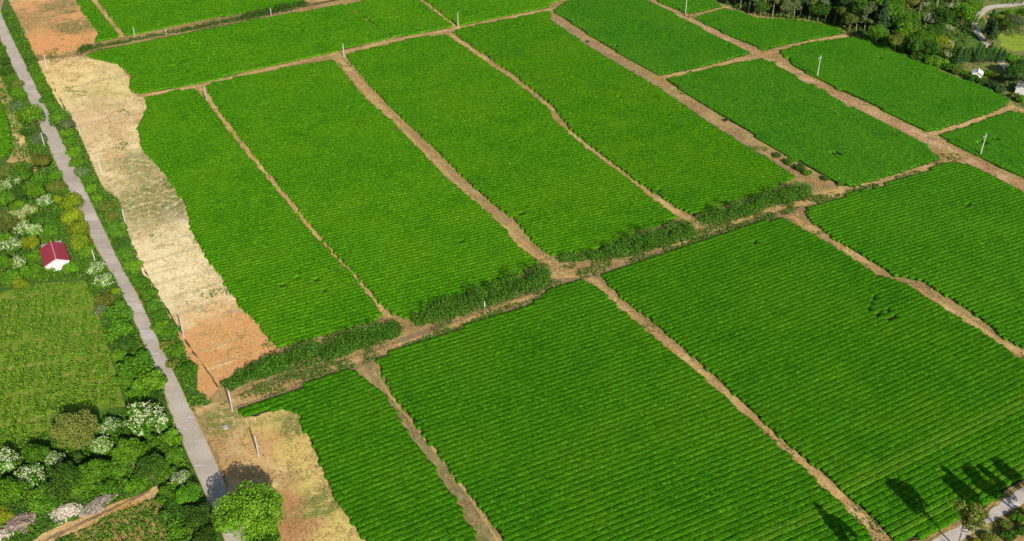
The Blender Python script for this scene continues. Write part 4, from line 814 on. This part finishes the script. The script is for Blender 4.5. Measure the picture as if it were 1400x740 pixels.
def hut(label, front, back, wid, wall_h, rise, roofm, capm, apron=False):
    """front, back: ridge ends in the photo"""
    zr = wall_h + rise; a, b = at(*front, zr)[:2], at(*back, zr)[:2]; c = (a + b) / 2; d = b - a; L = float(np.hypot(*d)); rz = math.atan2(d[1], d[0]) - math.pi / 2
    root = empty('hut', (c[0], c[1], 0), rz); tag(root, label, 'hut')
    ov, l2, w2 = .25, L / 2 - .25, wid / 2
    m = MB()
    for s in (-1, 1): m.box((s * (w2 - .1), 0, wall_h / 2), (.2, 2 * l2, wall_h))
    for s in (-1, 1):
        y0, y1 = s * l2, s * (l2 - .2)
        pr = [(-w2 + .2, 0), (w2 - .2, 0), (w2 - .2, wall_h), (0, wall_h + rise - .12), (-w2 + .2, wall_h)]
        fa = [m.bm.verts.new((x, y0, z)) for x, z in pr]; fb = [m.bm.verts.new((x, y1, z)) for x, z in pr]
        m.bm.faces.new(fa); m.bm.faces.new(fb[::-1])
        for i in range(5): m.bm.faces.new((fa[i], fb[i], fb[(i + 1) % 5], fa[(i + 1) % 5]))
    wall = m.build('wall', M_white, root)
    dm = MB(); dm.box((w2 + .03, -.6, 1.0), (.06, .9, 2.0), bev=.01); door = dm.build('door', M_door, root)
    hm = MB(); hm.box((w2 + .08, -.25, 1.0), (.06, .05, .16)); hm.build('handle', M_iron, door)
    wm = MB(); wm.box((w2 + .025, 1.2, 1.5), (.05, .8, .8), bev=.01); wn = wm.build('window', M_door, root)
    r = MB(); wo = w2 + .3; drop = rise * (.3 / w2)
    for s in (-1, 1):
        p = [(0, -L / 2, zr), (0, L / 2, zr), (s * wo, L / 2, wall_h - drop + .02), (s * wo, -L / 2, wall_h - drop + .02)]
        t = [r.bm.verts.new(q) for q in p]; u = [r.bm.verts.new((q[0], q[1], q[2] + .07)) for q in p]
        r.bm.faces.new(t); r.bm.faces.new(u[::-1])
        for i in range(4): r.bm.faces.new((t[i], u[i], u[(i + 1) % 4], t[(i + 1) % 4]))
    roof = r.build('roof', roofm, root)
    k = MB(); k.tube([(0, -L / 2 - .02, zr + .1), (0, L / 2 + .02, zr + .1)], .14, 8); k.build('ridge_cap', capm, roof)
    e = MB()
    for s in (-1, 1):
        e.tube([(0, -L / 2 - .02, zr + .03), (s * wo, -L / 2 - .02, wall_h - drop + .05)], .07, 6)
    e.build('verge_trim', capm, roof)
    if apron:
        q = MB(); q.box((0, L / 2 + .75, 1.2), (wid * .9, 1.5, 2.4), bev=.04); q.build('lean_to', M_cement, root)
    return root
hut('small white hut with a red sheet roof among bushes', (76.5, 354.5), (69.5, 330.5), 5.6, 2.2, 1.3, M_redroof, M_cap, True)
hut('small bright white hut under trees beyond the far tea field', (1337, 99), (1338.5, 94), 3.0, 2.2, .7, M_paleroof, M_paleroof)
hut('white hut cut by the right photo edge beside dark trees', (1401, 119), (1407, 110), 5.0, 2.6, .9, M_greyroof, M_greyroof)

# ------------------------------------------------------------------ utility poles
def pole(label, base, top, arm=False, hmax=9.5):
    b = at(*base); zz = np.linspace(2, hmax, 300); rel = np.c_[np.full(300, b[0]), np.full(300, b[1]), zz] - np.array([0, 0, HGT]); py = PH / 2 - F * (rel @ UP) / (rel @ FW)
    h = float(zz[np.argmin(np.abs(py - top[1]))])
    root = empty('utility_pole', (b[0], b[1], 0), 0); tag(root, label, 'utility pole', 'concrete utility poles')
    m = MB(); m.tube([(0, 0, -.1), (0, 0, h * .5), (0, 0, h)], [.19, .16, .13], 10); m.build('shaft', M_pole, root)
    c = MB(); c.tube([(0, 0, h), (0, 0, h + .12)], [.14, .10], 10); c.build('cap', M_iron, root)
    if arm:
        a = MB(); a.box((0, .16, h - .7), (1.5, .09, .09)); arm_ = a.build('crossarm', M_pole, root)
        for s in (-.65, 0, .65):
            i_ = MB(); z0 = h - .65 if s else h + .1; i_.tube([(s, .16 if s else 0, z0), (s, .16 if s else 0, z0 + .14), (s, .16 if s else 0, z0 + .28)], [.04, .07, .035], 8); i_.build('insulator', M_white, arm_ if s else root)
    return root
PB = [('utility pole in the dry grass below the cross path, lowest on the left', (353.8, 624.3), (346.2, 596.8), False),
 ('utility pole at the left end of the bushy cross path', (318, 563), (311, 535), False),
 ('utility pole on the orange part of the cleared strip', (252, 463), (248, 435), False),
 ('utility pole at the strip edge level with the lime trees', (171.6, 306), (168.5, 287), False),
 ('utility pole at the strip edge above the olive verge shrubs', (139, 237), (132, 213), False),
 ('utility pole at the strip edge near the round verge tree', (110, 184), (108, 168), False),
 ('utility pole at the top left corner of the cleared strip', (65, 94), (62, 77), False),
 ('utility pole left of the concrete road by the greyish bush', (61, 200), (55.5, 182), False),
 ('short utility pole between the red roofed hut and the road', (130, 357.6), (125, 342), False),
 ('utility pole at the top of the thinnest path on the left', (283, 139), (279.5, 119), False),
 ('utility pole at the top of the wide straw-coloured path', (470.3, 78), (468.8, 60), False),
 ('tall utility pole at the top centre path junction', (626.3, 37), (626, 17), False),
 ('tall utility pole cut by the top edge beside the dirt road', (937, 20), (940, -4), False),
 ('utility pole with crossarm in the tea field below the wood', (1117, 106), (1122, 77), True),
 ('utility pole with crossarm beside the dirt road at the right edge', (1340, 213), (1347, 184), True),
 ('small utility pole above the ditch at the top of a thin path', (184.3, 49.5), (182.8, 37.5), False),
 ('short utility pole in the ditch hedge at its far left', (227.5, 47), (226.5, 41), False),
 ('short utility pole in the ditch hedge near the topmost tea field corner', (370.8, 21), (369.8, 11.5), False)]
for p in PB: pole(*p)
mk = MB(); q = at(662.5, 419); mk.tube([(0, 0, 0), (0, 0, 1.5)], .13, 8); mp_ = mk.build('marker_post', M_white); mp_.location = (q[0], q[1], 0); tag(mp_, 'short white marker post at the edge of the middle hedge', 'post')
wl = MB(); q = at(308.5, 585.5); wl.tube([(0, 0, 0), (0, 0, .5)], [.55, .55], 14); wl2 = wl.build('well_ring', M_cement); wl2.location = (q[0], q[1], 0); tag(wl2, 'small round concrete well ring in the dry grass by the road', 'well ring')
mo = MB(); mo.tube([(0, 0, .5), (0, 0, .512)], [.36, .36], 14); mo.build('opening', M_iron, wl2)

# ------------------------------------------------------------------ heaps beside the dirt track
def heap(name, label, cat, px, py, rx, ry, hgt, m, n, size, rot=0.0):
    p = at(px, py); root = empty(name, (p[0], p[1], 0), rot); tag(root, label, cat)
    bm = bmesh.new(); bmesh.ops.create_icosphere(bm, subdivisions=4, radius=1)
    for v in bm.verts:
        k = 1 + .6 * mnoise.noise(v.co * 1.6 + Vector((px, py, 0))) + .28 * mnoise.noise(v.co * 4.5)
        v.co = Vector((v.co.x * rx * k, v.co.y * ry * k, max(-.1, v.co.z * hgt * k)))
    me = bpy.data.meshes.new('mound'); bm.to_mesh(me); bm.free(); me.materials.append(m); link('mound', me, root)
    b = MB()
    for i in range(n):
        a = rng.uniform(0, 6.28); t = rng.uniform(0, 1) ** .6; x, y = math.cos(a) * rx * t, math.sin(a) * ry * t; z = hgt * math.sqrt(max(0, 1 - t * t)) * .95
        s = np.array(size) * rng.uniform(.6, 1.4, 3); b.box((x, y, z + .05), tuple(s), rng.uniform(-.5, .5) if size[0] > 1 else rng.uniform(0, 3))
    b.build('loose_pieces', m, root)
    return root
def lump_mat(name, a, b_):
    t = NT(name); return t.principled(t.mix(t.ramp(t.noise(2.2, 5, .7), .35, .68), t.mix(t.ramp(t.noise(.45, 4, .6), .45, .65, 0, .8), a, (.16, .13, .06)), b_), .9, .1, t.bump(t.noise(2.5, 5, .7), .6, .3))
M_rubble = lump_mat('white_rubble', (.34, .27, .20), (.66, .58, .47)); M_timber = lump_mat('old_timber', (.10, .065, .05), (.33, .25, .21)); M_stone = lump_mat('purple_stones', (.13, .10, .085), (.38, .31, .27))
rt = R(-12)
heap('rubble_heap', 'heap of white rubble beside the dirt track', 'rubble heap', 91, 701, 2.9, 2.0, .9, M_rubble, 130, (.35, .3, .25), rt)
heap('timber_heap', 'dark brown heap of old timber below the flowering tree', 'timber heap', 27, 718, 2.4, 2.3, 1.1, M_timber, 60, (2.0, .14, .12), rt + .4)
heap('stone_heap', 'long purplish heap of stones between rubble and thicket', 'stone heap', 133, 691, 3.2, 1.4, .7, M_stone, 140, (.4, .3, .25), R(20))
heap('rubble_heap', 'white rubble heap cut by the left photo edge', 'rubble heap', 2, 734, 1.8, 1.6, .7, M_rubble, 60, (.35, .3, .25), 0)
